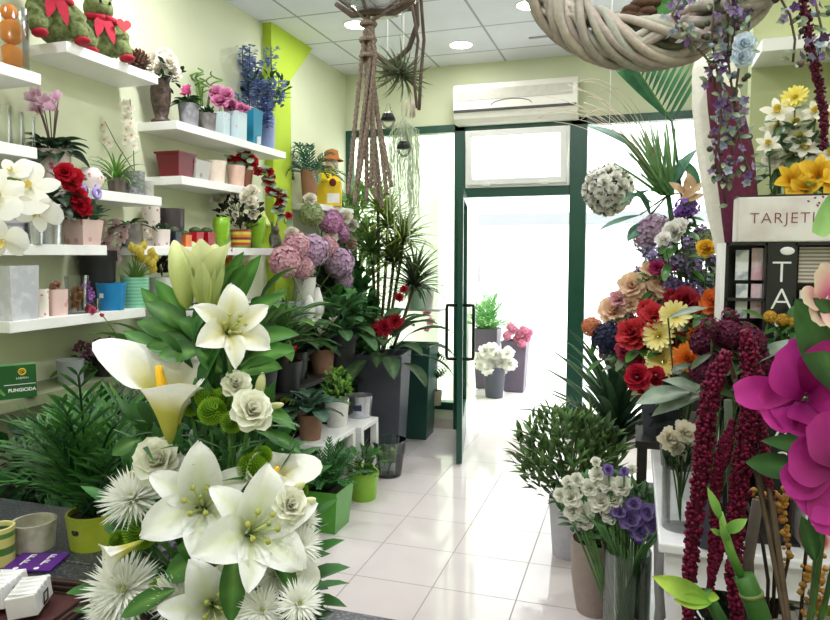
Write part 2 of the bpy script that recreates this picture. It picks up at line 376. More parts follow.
def p_vine(n, L, leaf, W, c0, c1, spread=.08, shape='heart', m=None, o=(0, 0, 0), gap=.045):
    m = m or M()
    for i in range(n):
        a = 2 * pi * i / n + rr(-.4, .4); p = V(o); pts = [p.copy()]; q = V((cos(a), sin(a), 0)); ln = L * rr(.5, 1); k = max(3, int(ln / gap))
        for j in range(k):
            t = j / k; p = p + q * (spread / k * (2 - 1.6 * t)) + V((rr(-.012, .012), rr(-.012, .012), (.3 - 1.6 * min(1, t * 3)) * gap)); pts.append(p.copy())
            d = V((rr(-1, 1), rr(-1, 1), rr(-.7, .3))) + q; petal(m, p, d, q + V((0, 0, .8)), leaf * rr(.7, 1.1), W * rr(.7, 1.1), .4, .2, shape, 4, 2, jit(c0, .25), jit(c1, .25))
        tube(m, pts, .002, 4, lin('#55663a'))
    return m
def pot(t, h, rt, rb, mat, soil=True, n=24, lip=0, sq=False, pname='pot', th=.006, belly=0):
    """pot, vase or bucket wall with a real inside; soil disc below the rim"""
    m = M(); pr = [(rb * .02, 0), (rb, 0)]
    for i in range(1, 7):
        u = i / 6; pr.append((rb + (rt - rb) * u + belly * sin(pi * u), h * u))
    if lip: pr = pr[:-1] + [(pr[-2][0] + .0, h - lip), (rt + .006, h - lip), (rt + .006, h)]
    pr += [(rt - th, h), (rt - th - (rt - rb) * .15, h * .86), (max(.004, rb - th + belly * .3), h * .08), (.001, h * .08)]
    k = 1.414 if sq else 1
    lathe(m, [(r * k, z) for r, z in pr], 4 if sq else n, rot=pi / 4 if sq else 0)
    o = obj(pname, m, mat, t, smooth=not sq)
    if not sq: md = o.modifiers.new('e', 'EDGE_SPLIT'); md.split_angle = radians(50)
    if soil:
        r = rb + (rt - rb) * .85 - th * .6 + belly * sin(pi * .85); s = M(); lathe(s, [(r * k, h * .85), (r * .5 * k, h * .88), (.001, h * .885)], 4 if sq else n, rot=pi / 4 if sq else 0)
        obj('soil', s, SOIL, t)
    return o
def blooms(t, kind, cols, spots, name=None):
    """spots: (local position, axis, radius)"""
    me = head(kind, *cols); out = []
    for p, ax, r in spots: out.append(obj(name or 'bloom', me, PETAL, t, p, facing(ax, rr(0, 6)), r))
    return out
def flower_stems(t, spots, root, c='#5c7a3c', r=.0025, name='stem'):
    m = M()
    for p, ax, rad in spots: tube(m, arc(root, V(p) - V(ax).normalized() * rad * .1, V((0, 0, .015)), 5), r, 5, lin(c))
    return obj(name, m, LEAF, t)
WORLD, LAMPW = 4.0, 9.4
EXPOSURE = 0.42
# ================================================================== THE ROOM
XL, XR, YB, YR, ZC = -2.606, 1.0, 5.976, -1.6, 3.27
WALLC = '#dde2c2'
def wallmat(name, c): return plain(name, c, .75, 0, .03, 3, .03)
wm = wallmat('wall_paint', WALLC)
def tiles(name, c, line, size, ox, oy, rough, gap, ln_dark=None):
    m, nt, b = newmat(name); tc = node(nt, 'ShaderNodeTexCoord'); sep = node(nt, 'ShaderNodeSeparateXYZ'); nt.links.new(tc.outputs['Object'], sep.inputs[0])
    outs = []
    for ax, o in ((0, ox), (1, oy)):
        a = node(nt, 'ShaderNodeMath', operation='SUBTRACT'); a.inputs[1].default_value = o - 50 * size; nt.links.new(sep.outputs[ax], a.inputs[0])
        d = node(nt, 'ShaderNodeMath', operation='DIVIDE'); d.inputs[1].default_value = size; nt.links.new(a.outputs[0], d.inputs[0])
        pp = node(nt, 'ShaderNodeMath', operation='PINGPONG'); pp.inputs[1].default_value = .5; nt.links.new(d.outputs[0], pp.inputs[0]); outs.append(pp)
    mn = node(nt, 'ShaderNodeMath', operation='MINIMUM'); nt.links.new(outs[0].outputs[0], mn.inputs[0]); nt.links.new(outs[1].outputs[0], mn.inputs[1])
    lt = node(nt, 'ShaderNodeMath', operation='LESS_THAN'); lt.inputs[1].default_value = gap / size / 2; nt.links.new(mn.outputs[0], lt.inputs[0])
    n = node(nt, 'ShaderNodeTexNoise', Scale=2.2, Detail=5.0); nt.links.new(tc.outputs['Object'], n.inputs['Vector'])
    r = ramp(nt, [(.35, tuple(x * .93 for x in lin(c))), (.65, lin(c))]); nt.links.new(n.outputs[0], r.inputs[0])
    mx = node(nt, 'ShaderNodeMix', data_type='RGBA'); nt.links.new(lt.outputs[0], mx.inputs[0]); nt.links.new(r.outputs[0], mx.inputs[6]); mx.inputs[7].default_value = (*lin(line), 1)
    nt.links.new(mx.outputs[2], b.inputs['Base Color']); b.inputs['Roughness'].default_value = rough
    mr = node(nt, 'ShaderNodeMath', operation='MULTIPLY_ADD'); mr.inputs[1].default_value = .5; mr.inputs[2].default_value = rough; nt.links.new(lt.outputs[0], mr.inputs[0]); nt.links.new(mr.outputs[0], b.inputs['Roughness'])
    return m
fl = struct('floor', box(M(), (XL - .1, YR, -.1), (XR + .1, YB + .1, 0)), tiles('floor_tile', '#e6dcda', '#a39c98', .405, -.893, 3.04, .09, .006))
pv = struct('pavement', box(M(), (-9, YB + .1, -.12), (9, 15, -.005)), tiles('pavement_tile', '#e9e4de', '#c9c4be', .405, -.893, 3.04, .2, .006))
ce = struct('ceiling', box(M(), (XL - .1, YR, ZC), (XR + .1, YB + .1, ZC + .1)), tiles('ceiling_tile', '#eef0fe', '#acaeb6', .6, at(442, 69.7, Z=ZC).x, at(492, 25.3, Z=ZC).y, .8, .018))
struct('wall_left', box(M(), (XL - .1, YR, 0), (XL, YB, ZC)), wm)
struct('wall_rear', box(M(), (XL - .1, YR - .1, 0), (XR + .1, YR, ZC)), wm)
struct('wall_right', box(M(), (XR, YR, 0), (XR + .1, YB, ZC)), wm)
m = M(); box(m, (XL - .1, YB, 2.755), (XR + .1, YB + .12, ZC)); box(m, (XL - .1, YB, 0), (-1.556, YB + .12, .2)); box(m, (.72, YB, 0), (XR + .1, YB + .12, 2.755)); box(m, (-.406, YB, 0), (.72, YB + .12, .18))
struct('wall_back', m, wm)
m = M(); box(m, (XL, YB - .012, 0), (-1.556, YB, .09)); box(m, (-.406, YB - .012, 0), (XR, YB, .09)); struct('baseboard_back', m, plain('skirting_tile', '#c9c0b4', .3))
m = M(); box(m, (XL, YR, 0), (XL + .012, YB - .012, .09)); struct('baseboard_left', m, MATS['skirting_tile'])
# lime pillar with its corbel under the ceiling
limem = wallmat('lime_paint', '#b5cf3a')
m = M(); box(m, (XL, 4.48, 0), (XL + .07, 4.76, ZC))
m.add([(XL, 4.76, ZC - .34), (XL + .07, 4.76, ZC - .34), (XL + .07, 5.14, ZC), (XL, 5.14, ZC), (XL, 4.76, ZC), (XL + .07, 4.76, ZC)], [(0, 1, 2, 3), (1, 5, 2), (0, 3, 4), (0, 4, 5, 1), (3, 2, 5, 4)], W3)
struct('pillar', m, limem)
# door frame in dark green, door leaf open into the shop
gm = plain('green_frame_paint', '#124838', .3, 0, .05, 10)
m = M()
box(m, (-1.556, YB - .02, 0), (-1.456, YB + .08, 2.75)); box(m, (-.545, YB - .02, 0), (-.406, YB + .08, 2.75))
box(m, (XL, YB - .02, 2.69), (.75, YB + .08, 2.755)); box(m, (-1.456, YB - .02, 2.11), (-.545, YB + .08, 2.19))
box(m, (XL, YB - .02, .2), (XL + .05, YB + .08, 2.7)); box(m, (XL, YB - .02, .18), (-1.556, YB + .08, .25)); box(m, (-.406, YB - .02, .16), (.75, YB + .08, .22)); box(m, (.70, YB - .02, .2), (.75, YB + .08, 2.7))
tr = struct('trim_1', m, gm); bev(tr)
def pane(name, a, b): return struct(name, box(M(), a, b), PANE)
pane('window_1', (XL + .05, YB + .03, .25), (-1.556, YB + .038, 2.69)); pane('window_3', (-.406, YB + .03, .22), (.70, YB + .038, 2.69))
# transom light: white frame tilted in at the top
def framem(m, x0, x1, z0, z1, w, y0, y1):
    box(m, (x0, y0, z0), (x0 + w, y1, z1)); box(m, (x1 - w, y0, z0), (x1, y1, z1)); box(m, (x0 + w, y0, z0), (x1 - w, y1, z0 + w)); box(m, (x0 + w, y0, z1 - w), (x1 - w, y1, z1))
whm = plain('white_lacquer', '#eeeeec', .35, 0, .02)
m = M(); framem(m, -1.452, -.549, 2.19, 2.69, .03, YB - .03, YB + .05)
w2 = struct('window_2', m, whm); bev(w2)
m = M(); framem(m, -.43, .43, 0, .46, .05, -.02, .02); sash = obj('sash', m, whm, w2, (-1.0, YB - .05, 2.215), smooth=False); sash.rotation_euler = (radians(9), 0, 0); bev(sash)
obj('pane', box(M(), (-.38, -.004, .05), (.38, .004, .41)), PANE, sash, smooth=False)
m = M()
for x in (-.25, .25): box(m, (x - .03, -.03, -.012), (x + .03, .0, .012))
obj('hinge', m, whm, sash, smooth=False)
# leaf: local x runs from the hinge to the lock edge
dl = V((-1.243, 4.943, 0)) - V((-1.45, YB - .03, 0)); LL = dl.length
m = M(); framem(m, 0, LL, .0, 2.1, .085, -.022, .022); box(m, (.085, -.022, .085), (LL - .085, .022, .3))
dr = struct('door_1', m, gm); bev(dr); dr.location = (-1.45, YB - .03, .01); dr.rotation_euler = (0, 0, math.atan2(dl.y, dl.x))
obj('pane', box(M(), (.085, -.004, .3), (LL - .085, .004, 2.015)), PANE, dr, smooth=False)
blk = plain('black_metal', '#15161a', .3, .3)
for sg in (-1, 1):
    m = M(); y = sg * .022
    tube(m, [(LL - .05, y, .80), (LL - .05, y + sg * .05, .80), (LL - .06, y + sg * .075, .80), (LL - .06, y + sg * .08, .83), (LL - .06, y + sg * .08, 1.18), (LL - .06, y + sg * .075, 1.21), (LL - .05, y + sg * .05, 1.21), (LL - .05, y, 1.21)], .013, 8)
    obj('handle', m, blk, dr)
obj('lock', lathe(M(), [(.0, -.026), (.02, -.026), (.02, .026), (0, .026)], 12), plain('steel', '#9a9c9e', .25, .9), dr, (LL - .045, 0, 1.0), facing((0, 1, 0)))
# outside: side wall of the entrance, house across the street
struct('exterior_wall', box(M(), (-6, 6.75, 0), (-1.93, 8.6, 5)), wallmat('pale_green_render', '#e3efcf'))
m = M(); box(m, (-14, 15, -.1), (14, 15.3, 9)); fac = struct('facade', m, plain('white_render', '#f2f2f0', .8, 0, .03, 2))
m = M(); box(m, (-7, 14.9, 2.25), (7, 15, 2.5)); obj('lintel_band', m, plain('grey_band', '#7d7f82', .7), fac, smooth=False)
m = M(); box(m, (-3.55, 14.93, 1.0), (-3.3, 15, 1.35)); obj('meter_box', m, MATS['grey_band'], fac, smooth=False)
# ------------------------------------------------------------------ light
w = bpy.data.worlds.new('daylight'); S.world = w; w.use_nodes = True
bg = w.node_tree.nodes['Background']; bg.inputs[0].default_value = (.93, .97, 1, 1); bg.inputs[1].default_value = WORLD
def lamp(name, kind, loc, energy, size=.2, col=(.97, .965, 1), rot=(0, 0, 0), spread=None):
    l = bpy.data.lights.new(name, kind); l.energy = energy; l.color = col
    if kind == 'AREA': l.shape = 'DISK'; l.size = size
    if kind == 'AREA' and spread: l.spread = spread
    o = bpy.data.objects.new(name, l); COL.objects.link(o); o.location = loc; o.rotation_euler = rot; return o
em = emit('lamp_glow', '#fffaf0', 22)
spots = [at(x, y, Z=ZC) for x, y in ((357, 25), (461, 45), (530, 5))]
LB = ['round recessed ceiling light behind the hanging rope plant holder', 'round recessed ceiling light above the white air conditioner', 'round recessed ceiling light beside the wicker wreath']
spots += [V((-2.0, 2.9, ZC)), V((-.75, 2.9, ZC)), V((.3, 3.4, ZC)), V((-1.9, 1.2, ZC)), V((-.5, .9, ZC)), V((.5, 1.1, ZC)), V((-1.2, -.5, ZC)), V((.2, -.6, ZC))]  # unseen fill lamps added to brighten the shop, with no fixtures
t0 = None
for i, p in enumerate(spots):
    lb = LB[i] if i < 3 else 'unseen fill lamp added over the counter side of the shop'
    if t0 is None:
        t0 = thing('ceiling_light', lb, 'ceiling light', p, 0, 'recessed ceiling lights')
        obj('rim', lathe(M(), [(.085, -.001), (.1, -.006), (.105, -.004), (.107, 0)], 28), whm, t0)
        obj('diffuser', lathe(M(), [(.085, -.003), (.001, -.004)], 28), em, t0)
    elif i < 3: copy_tree(t0, p, 0, lb)
    lamp('downlight_or_fill', 'AREA', p + V((0, 0, -.02)), LAMPW * (.5, .22, .5)[i] if i < 3 else LAMPW * 1.25, .16)
# ------------------------------------------------------------------ air conditioner
Y0 = YB - .21; a = at(453, 122, Y=Y0); b = at(577, 112, Y=Y0); c = at(453, 83, Y=Y0)
ac = thing('air_conditioner', 'white wall air conditioner mounted above the door transom', 'air conditioner', ((a.x + b.x) / 2, YB, a.z - .01)); hw = (b.x - a.x) / 2; hh = c.z - a.z
acm = plain('ac_plastic', '#efece2', .35, 0, .02)
m = M(); pr = [(0, 0), (-.13, 0), (-.185, .035), (-.21, .10), (-.21, hh - .06), (-.19, hh - .01), (-.15, hh), (0, hh)]
vs = [(sx * hw, y, z) for sx in (-1, 1) for y, z in pr]; k = len(pr)
m.add(vs, [(i, i + 1, k + i + 1, k + i) for i in range(k - 1)] + [tuple(range(k))[::-1], tuple(range(k, 2 * k))], W3); obj('body', m, acm, ac, smooth=False)
obj('intake_band', box(M(), (-hw * .93, -.214, hh * .55), (hw * .93, -.209, hh * .82)), plain('ac_band', '#cfccc0', .5), ac, smooth=False)
obj('louver', box(M(), (-hw * .99, -.215, .085), (hw * .99, -.20, .105)), plain('dark_slot', '#3b3d3f', .5), ac, smooth=False)
m = M(); tube(m, [(.17 * cos(q) - .02, -.212, .13 + .045 * sin(q)) for q in [pi * j / 12 for j in range(13)]], .004, 5); obj('badge', m, plain('ac_badge', '#8e9294', .4), ac)
# ceiling vent slots
for p, lb in ((at(546, 36, Z=ZC), 'thin grey slot vent in the ceiling tile near the wicker wreath'),):
    tag(obj('ceiling_vent', box(M(), (-.13, -.015, -.008), (.13, .015, 0)), plain('vent_grey', '#9fa2a6', .5), None, p, smooth=False), lb, 'vent')
# ------------------------------------------------------------------ floating shelves on the wall
shm = plain('white_shelf_board', '#f3f3f1', .4, 0, .015)
SZ = dict(A1=2.345, AM=2.04, T=2.52, A2=1.90, A3=1.645, A4=1.335, A5=1.02, B1=2.32, B2=2.03, B3=1.645, B4=1.30, C1=2.0)
def shelf(key, y0, y1, lb, th=.046, d=.25):
    o = obj('wall_shelf', box(M(), (0, 0, -th), (d, y1 - y0, 0)), plain('olive_ledge', '#7f8666', .6) if key == 'A5' else shm, None, (XL, y0, SZ[key]), smooth=False); bev(o, .002); tag(o, lb, 'shelf')
shelf('A1', 1.80, 2.265, 'white floating shelf carrying the glass jar of orange balls'); shelf('AM', 1.80, 2.23, 'short white floating shelf carrying clear glass vases')
shelf('T', 2.405, 3.0, 'high white floating shelf carrying the green plush toys'); shelf('A2', 2.35, 3.0, 'white floating shelf carrying the pink cyclamen and grey orchid pot')
shelf('A3', 2.03, 2.60, 'white floating shelf carrying the metal bucket and pink square pot'); shelf('A4', 2.06, 2.85, 'lowest white floating shelf carrying the blue pot and yellow tulips')
shelf('A5', 1.7, 2.75, 'low olive green ledge carrying the green carton among palm leaves')
shelf('B1', 3.14, 4.34, 'white floating shelf carrying peonies, wisteria and bamboo'); shelf('B2', 3.17, 3.98, 'white floating shelf carrying dark red and cream empty pots')
shelf('B3', 2.83, 4.265, 'long white floating shelf carrying cactus pots and lime vases'); shelf('B4', 3.05, 4.25, 'white floating shelf carrying the bromeliad, half hidden behind the lily buds'); shelf('C1', 4.80, 5.55, 'short white floating shelf carrying the yellow carton and fern')
def sh(px, py, key, X=-2.45):
    p = at(px, py, X=X); return V((X, p.y, SZ[key]))
# ================================================================== THINGS ON THE WALL SHELVES
def potm(c, rough=.45, **k): return plain('glaze_' + c.strip('#'), c, rough, **k)
def stand(name, label, cat, loc, wpx, hpx, mat, bot=.78, group=None, soil=True, **k):
    """a pot whose photo size is wpx x hpx pixels, standing at loc"""
    s = mpp(loc); t = thing(name, label, cat, loc, 0, group); r = wpx * s / 2; h = hpx * s
    pot(t, h, r, r * bot, mat, soil, **k); t['h'] = h; t['r'] = r; return t, h, r
# --- top shelf: jar of orange balls
p = sh(12, 62, 'A1'); s = mpp(p)
t = thing('glass_jar', 'tall clear glass jar filled with orange balls on the top corner shelf', 'jar', p); pot(t, 62 * s, 17 * s, 15 * s, GLASS, False, pname='jar_wall', th=.003)
om = pattern('orange_wicker', '#e8902c', '#9a4f12', 'noise', 70, .7, .4, .55)
for i, (dx, z, r, lb) in enumerate(((0, 14, 13.0, 'bottom'), (1, 39, 12.0, 'middle'), (-1, 58, 8, 'top'))):
    o = obj('orange_ball', blob(M(), (0, 0, 0), 1, W3, 18, 12, .03), om, None, p + V((dx * s, 0, .002 + z * s)), None, r * s); tag(o, 'dried orange ball lying at the %s of the glass jar' % lb, 'ball', 'orange balls in the jar')
# --- clear vases under it
for i, (px, h, w, lb) in enumerate(((4, 40, 16, 'clear glass vase at the wall end of the short shelf'), (17, 36, 14, 'narrow clear glass vase in the middle of the short shelf'), (29, 34, 13, 'small clear glass vase at the free end of the short shelf'))):
    p = sh(px, 143, 'AM', -2.46); t, hh, r = stand('glass_vase', lb, 'vase', p, w, h, GLASS, .8, 'clear vases on the short shelf', False, th=.003, pname='glass_wall')
# --- two plush toys with red clogs
fur = pattern('green_plush', '#77834f', '#4f5a33', 'noise', 55, .95, .35, .6); redf = plain('red_felt', '#b01733', .85, 0, .15, 40)
def plush(px, py, label, rz, scarf):
    p = sh(px, py, 'T', -2.47); t = thing('plush_toy', label, 'plush toy', p, rz, 'plush toys on the high shelf')
    m = M(); blob(m, (0, 0, .115), (.075, .085, .11), W3, 14, 10)
    blob(m, (0, 0, .25), (.065, .07, .065), W3, 12, 9); blob(m, (.055, 0, .235), (.04, .042, .035), W3, 10, 8)
    for sy in (-1, 1):
        tube(m, [(0, sy * .05, .07), (.05, sy * .075, .1), (.085, sy * .085, .05), (.09, sy * .085, .028)], [.05, .05, .038, .033], 10)
        tube(m, [(0, sy * .07, .18), (.05, sy * .1, .13), (.09, sy * .08, .10)], [.03, .027, .022], 8); blob(m, (-.01, sy * .05, .315), (.018, .022, .03), W3, 8, 6)
    o = obj('body', m, fur, t); md = o.modifiers.new('r', 'REMESH'); md.mode = 'VOXEL'; md.voxel_size = .008; md.use_smooth_shade = True
    for sy in (-1, 1):
        f = M(); blob(f, (.105, sy * .085, .017), (.05, .032, .017), W3, 12, 8); obj('shoe', f, redf, t)
        e = M(); blob(e, (.082, sy * .022, .262), .008, W3, 8, 6); obj('eye', e, blk, t)
    m = M(); tube(m, [(.07 * cos(a), .072 * sin(a), .195) for a in [2 * pi * i / 16 for i in range(17)]], .016, 8)
    petal(m, (.075, .01, .19), (.3, .1, -1), (1, 0, .2), .13, .05, 0, 0, 'strap', 4, 2, W3); petal(m, (.075, -.02, .19), (.25, -.3, -1), (1, 0, .2), .11, .05, 0, 0, 'strap', 4, 2, W3)
    obj('scarf', m, redf, t)
    if scarf:
        h = M(); vs = [(16 * sin(a) ** 3, 13 * cos(a) - 5 * cos(2 * a) - 2 * cos(3 * a) - cos(4 * a)) for a in [2 * pi * i / 28 for i in range(28)]]
        k = .0022; h.add([(0, x * k, y * k) for x, y in vs] + [(.006, x * k, y * k) for x, y in vs], [tuple(range(28))[::-1], tuple(range(28, 56))] + [(i, (i + 1) % 28, 28 + (i + 1) % 28, 28 + i) for i in range(28)], W3)
        obj('heart_tag', h, plain('red_card', '#d8303a', .4), t, (.10, .075, .17), smooth=False)
    return t
plush(54, 36, 'green plush toy with red shoes sitting at the near end of the high shelf', -.5, False)
plush(100, 55, 'green plush toy with red shoes and heart tag beside the brown cone ball', -.45, True)
p = sh(139, 68, 'T', -2.41); s = mpp(p); m = M(); blob(m, (0, 0, .05), (.042, .042, .05), lin('#3a241a'), 10, 8)
for q in fib(90): petal(m, V((0, 0, .05)) + V((q.x * .04, q.y * .04, q.z * .048)), q + V((0, 0, .5)), q, .022, .018, .4, .3, 'oval', 2, 2, jit(lin('#5b3a2a')), jit(lin('#8a6048')))
tag(obj('cone_ball', m, CRAFT, None, p), 'brown ball of cone scales on the high shelf beside plush toy', 'ornament')
p = sh(149, 70, 'T', -2.42); m = p_bush(24, (.022, .022, .018), (0, 0, .02), .02, .01, 'oval', G2, lin('#b9c99a'), stems=5)
t = thing('flower_sprig', 'small sprig of white flowers at the far end of the high shelf', 'flower', p); obj('foliage', m, LEAF, t); blooms(t, 'floret5', ('#f4f1e8', '#fffdf5', '#e8d890'), [(V((rr(-.02, .02), rr(-.02, .02), rr(.02, .04))), V((.5, -.6, .6)), .008) for _ in range(6)])
# --- tall urn with white roses
p = sh(160, 114, 'B1', -2.5); p.y = 3.2; s = mpp(p); t = thing('urn_vase', 'dark brown urn vase holding white roses at the shelf corner', 'vase', p)
m = M(); lathe(m, [(0, 0), (10 * s, 0), (10 * s, 3 * s), (6 * s, 6 * s), (7.5 * s, 12 * s), (9.5 * s, 22 * s), (10 * s, 32 * s), (8.5 * s, 40 * s), (11 * s, 46 * s), (9.5 * s, 46 * s), (7.5 * s, 40 * s), (8 * s, 30 * s), (0, 28 * s)], 22); obj('urn', m, pattern('urn_bronze', '#5a463c', '#33261f', 'noise', 45, .5, .4, .6), t)
sp = [(V((dx * s, dy * s, z * s)), V((dx * .05 + .35, -.6 + dy * .05, .5)), r * s) for dx, dy, z, r in ((-6, -4, 60, 10), (6, -2, 57, 9.5), (12, 2, 49, 9), (2, 4, 66, 9), (0, -6, 50, 9.5), (14, -4, 58, 8), (-12, 2, 56, 8.5))]
blooms(t, 'rose', ('#efe6cf', '#fbf8ee'), sp, 'rose'); obj('foliage', p_bush(40, (18 * s, 16 * s, 12 * s), (4 * s, 0, 48 * s), .05, .03, 'oval', G4, G1, root=(0, 0, 40 * s)), LEAF, t)
# --- shelf B1, from the urn to the wisteria
concrete = pattern('concrete_grey', '#9a9b9e', '#7f8083', 'noise', 30, .8, .4, .6); concrete2 = pattern('concrete_taupe', '#8b8682', '#6f6b69', 'noise', 30, .8, .4, .6)
t, h, r = stand('potted_cyclamen', 'pink cyclamen in a grey concrete pot beside the brown urn', 'potted plant', sh(189, 121, 'B1', -2.43), 21, 23, concrete, .8)
obj('foliage', p_broad(16, .05, .06, .06, G4, G1, 'heart', (.5, 1.3), m=None), LEAF, t, (0, 0, h * .85)); sp = [(V((rr(-.035, .035), rr(-.03, .02), h + rr(.04, .075))), V((rr(-.4, .5), -.7, .5)), .03) for _ in range(6)]; blooms(t, 'cyclamen', ('#d9458f', '#f07fb6'), sp); flower_stems(t, sp, (0, 0, h * .85), '#8a4a5a')
t, h, r = stand('potted_bamboo', 'spiralling green lucky bamboo standing behind the grey concrete pots', 'potted plant', sh(202, 112, 'B1', -2.55), 13, 14, potm('#4c4a48'), .8); m = M()
for i in range(9):
    a = i * .7; pts = [V((.02 * cos(a), .02 * sin(a), h * .8))]; L = rr(.24, .36); lx, ly = rr(-.05, .06), rr(-.06, .06)
    for j in range(1, 9): pts.append(V((.02 * cos(a) + lx * j / 8, .02 * sin(a) + ly * j / 8, h * .8 + L * .75 * j / 8)))
    q = pts[-1]; ra = rr(.02, .035); b0 = rr(0, 6)
    for j in range(1, 14): pts.append(q + V((ra * (cos(b0 + j * .5) - cos(b0)), ra * (sin(b0 + j * .5) - sin(b0)), j * .006)))
    tube(m, pts, .0045, 6, lin('#5d8a35'), lin('#7fae45'))
obj('cane', m, LEAF, t)
t, h, r = stand('potted_kalanchoe', 'small white kalanchoe in a taupe concrete pot beside pink cyclamen', 'potted plant', sh(207, 125, 'B1', -2.42), 19, 18, concrete2, .82)
obj('foliage', p_bush(40, (.045, .045, .02), (0, 0, .02), .035, .022, 'oval', G4, G1), LEAF, t, (0, 0, h * .85)); blooms(t, 'floret5', ('#f2f0e6', '#fffdf4', '#d8cf80'), [(V((rr(-.03, .03), rr(-.03, .03), h + rr(.02, .04))), V((.2, -.5, .8)), .012) for _ in range(12)])
fp = pattern('pale_floral_print', '#c9dce0', '#e6b8c6', 'voronoi', 26, .4, .12, .2, '#9a5f86')
t, h, r = stand('square_vase', 'slim pale blue floral square vase with pink peonies, nearest the kalanchoe', 'vase', sh(222, 129, 'B1', -2.43), 12, 24, fp, .9, sq=True, soil=False)
PEO = ('#d77fb0', '#f0a9cf'); sp = [(V((a, b, h + c)), V((.3, -.7, .5)), q) for a, b, c, q in ((0, -.01, .06, .055), (.03, .01, .10, .05), (-.03, 0, .115, .05))]; blooms(t, 'rose', PEO, sp, 'peony'); flower_stems(t, sp, (0, 0, .02))
t, h, r = stand('square_vase', 'wider pale blue floral square vase with pink peony beside the blue vase', 'vase', sh(235.5, 135, 'B1', -2.41), 17, 27, fp, .92, sq=True, soil=False)
sp = [(V((a, b, h + c)), V((.3, -.7, .5)), q) for a, b, c, q in ((-.02, -.01, .035, .05), (.05, -.01, .02, .035), (.07, .01, .015, .03))]; blooms(t, 'rose', ('#cf6fa5', '#eb9cc6'), sp, 'peony'); obj('foliage', p_bush(26, (.05, .04, .025), (0, 0, h), .04, .02, 'oval', G4, G1), LEAF, t)
t, h, r = stand('square_vase', 'tall turquoise blue square vase beside the hanging wisteria', 'vase', sh(251, 141, 'B1', -2.42), 18, 34, potm('#1d86a8', .35), .8, sq=True, soil=False)
p = sh(257, 143, 'B1', -2.37); m = box(M(), (0, -.0008, 0), (.028, .0008, .05)); tag(obj('price_card', m, plain('white_card', '#f2f2ee', .6), None, p, smooth=False), 'small white price card standing before the turquoise vase', 'card')
t, h, r = stand('round_vase', 'lilac blue vase holding a cascade of blue wisteria at the lime pillar', 'vase', sh(267, 147, 'B1', -2.46), 17, 34, potm('#8f9fd0', .35), .85, soil=False)
s = mpp(t.location); m = M(); fm = p_bush(110, (.16, .16, .14), (.0, .0, h + .17), .07, .03, 'lance', G4, lin('#4f7a52'), .5, 8, root=(0, 0, h)); obj('foliage', fm, LEAF, t)
for i in range(17):
    px0, py0 = rr(-24, 24), rr(10, 70); L = rr(.12, .22) if i > 3 else rr(.28, .4); o = V((px0 * s, rr(-.14, -.02), h + py0 * s * .8 + .06)) if i > 3 else V((rr(-.01, .09), rr(-.16, -.1), h + .2)); k = int(L / .009); c = M(); tube(c, [o, o + V((0, 0, -L))], .004, 4, lin('#5a6a50'))
    for j in range(k):
        u = j / k; ww = .034 * (1 - u * .75)
        for q in range(4):
            a = rr(0, 6.3); ps = o + V((ww * cos(a), ww * sin(a), -L * u)); cc = jit(mixc(lin('#5f76bc'), lin('#a8bcec'), rr(0, 1)), .15); d = V((cos(a), sin(a), rr(-.4, .4)))
            petal(c, ps, d, V((0, 0, 1)), .03, .028, .3, .2, 'round', 2, 2, cc, mixc(cc, (.8, .85, 1), .3))
    obj('bloom', c, PETAL, t)
# --- shelf B2: empty pots
t, h, r = stand('square_pot', 'dark red glazed square pot at the near end of the pot shelf', 'pot', sh(165, 174, 'B2', -2.45), 28, 25, potm('#6e1722', .25), .8, soil=False, sq=True, lip=.012); t.location.y = 3.19 + .06
t, h, r = stand('square_pot', 'silver patterned square pot beside the dark red pot', 'pot', sh(193, 176, 'B2', -2.44), 26, 19, pattern('silver_print', '#b9b6b0', '#8a8580', 'voronoi', 18, .35, .2, .3), .8, soil=False, sq=True)
for px, py, w, hh, c, lb in ((215, 181, 23, 22, '#ead9c8', 'cream round pot between the silver pot and pink pot'), (236, 184, 19, 21, '#e3bfae', 'pale pink round pot beside the red geranium')):
    stand('round_pot', lb, 'pot', sh(px, py, 'B2', -2.43), w, hh, potm(c), .8, soil=False)
t, h, r = stand('potted_geranium', 'red flowering geranium trailing over the shelf end by the lime pillar', 'potted plant', V((-2.43, 3.9, SZ['B2'])), 20, 18, potm('#7d4a38'), .8)
path = [V((-.08, -.02, .17)), V((0, .02, .2)), V((.07, .05, .15)), V((.12, .1, .07)), V((.15, .15, -.02)), V((.17, .19, -.12)), V((.17, .24, -.22))]; sp = []; vm = M(); tube(vm, path, .004, 5, lin('#5f7a4a'))
for i in range(26):
    u = i / 26 * 5.99; j = int(u); q = path[j].lerp(path[j + 1], u - j) + V((rr(-.03, .035), rr(-.03, .03), rr(-.025, .03))); sp.append((q, V((.5, -.7, .4)), rr(.022, .036)))
    for _ in range(3): petal(vm, q + V((rr(-.03, .03), rr(-.03, .03), rr(-.03, .02))), (rr(-.6, 1), rr(-1, .3), rr(-.6, .6)), (.3, -.5, .8), .055, .05, .4, .1, 'round', 4, 3, jit(lin('#5f7f5a')), jit(lin('#a8bfa2')))
obj('foliage', vm, LEAF, t); blooms(t, 'carnation', ('#9c0f24', '#c8283a'), sp, 'flower_head')
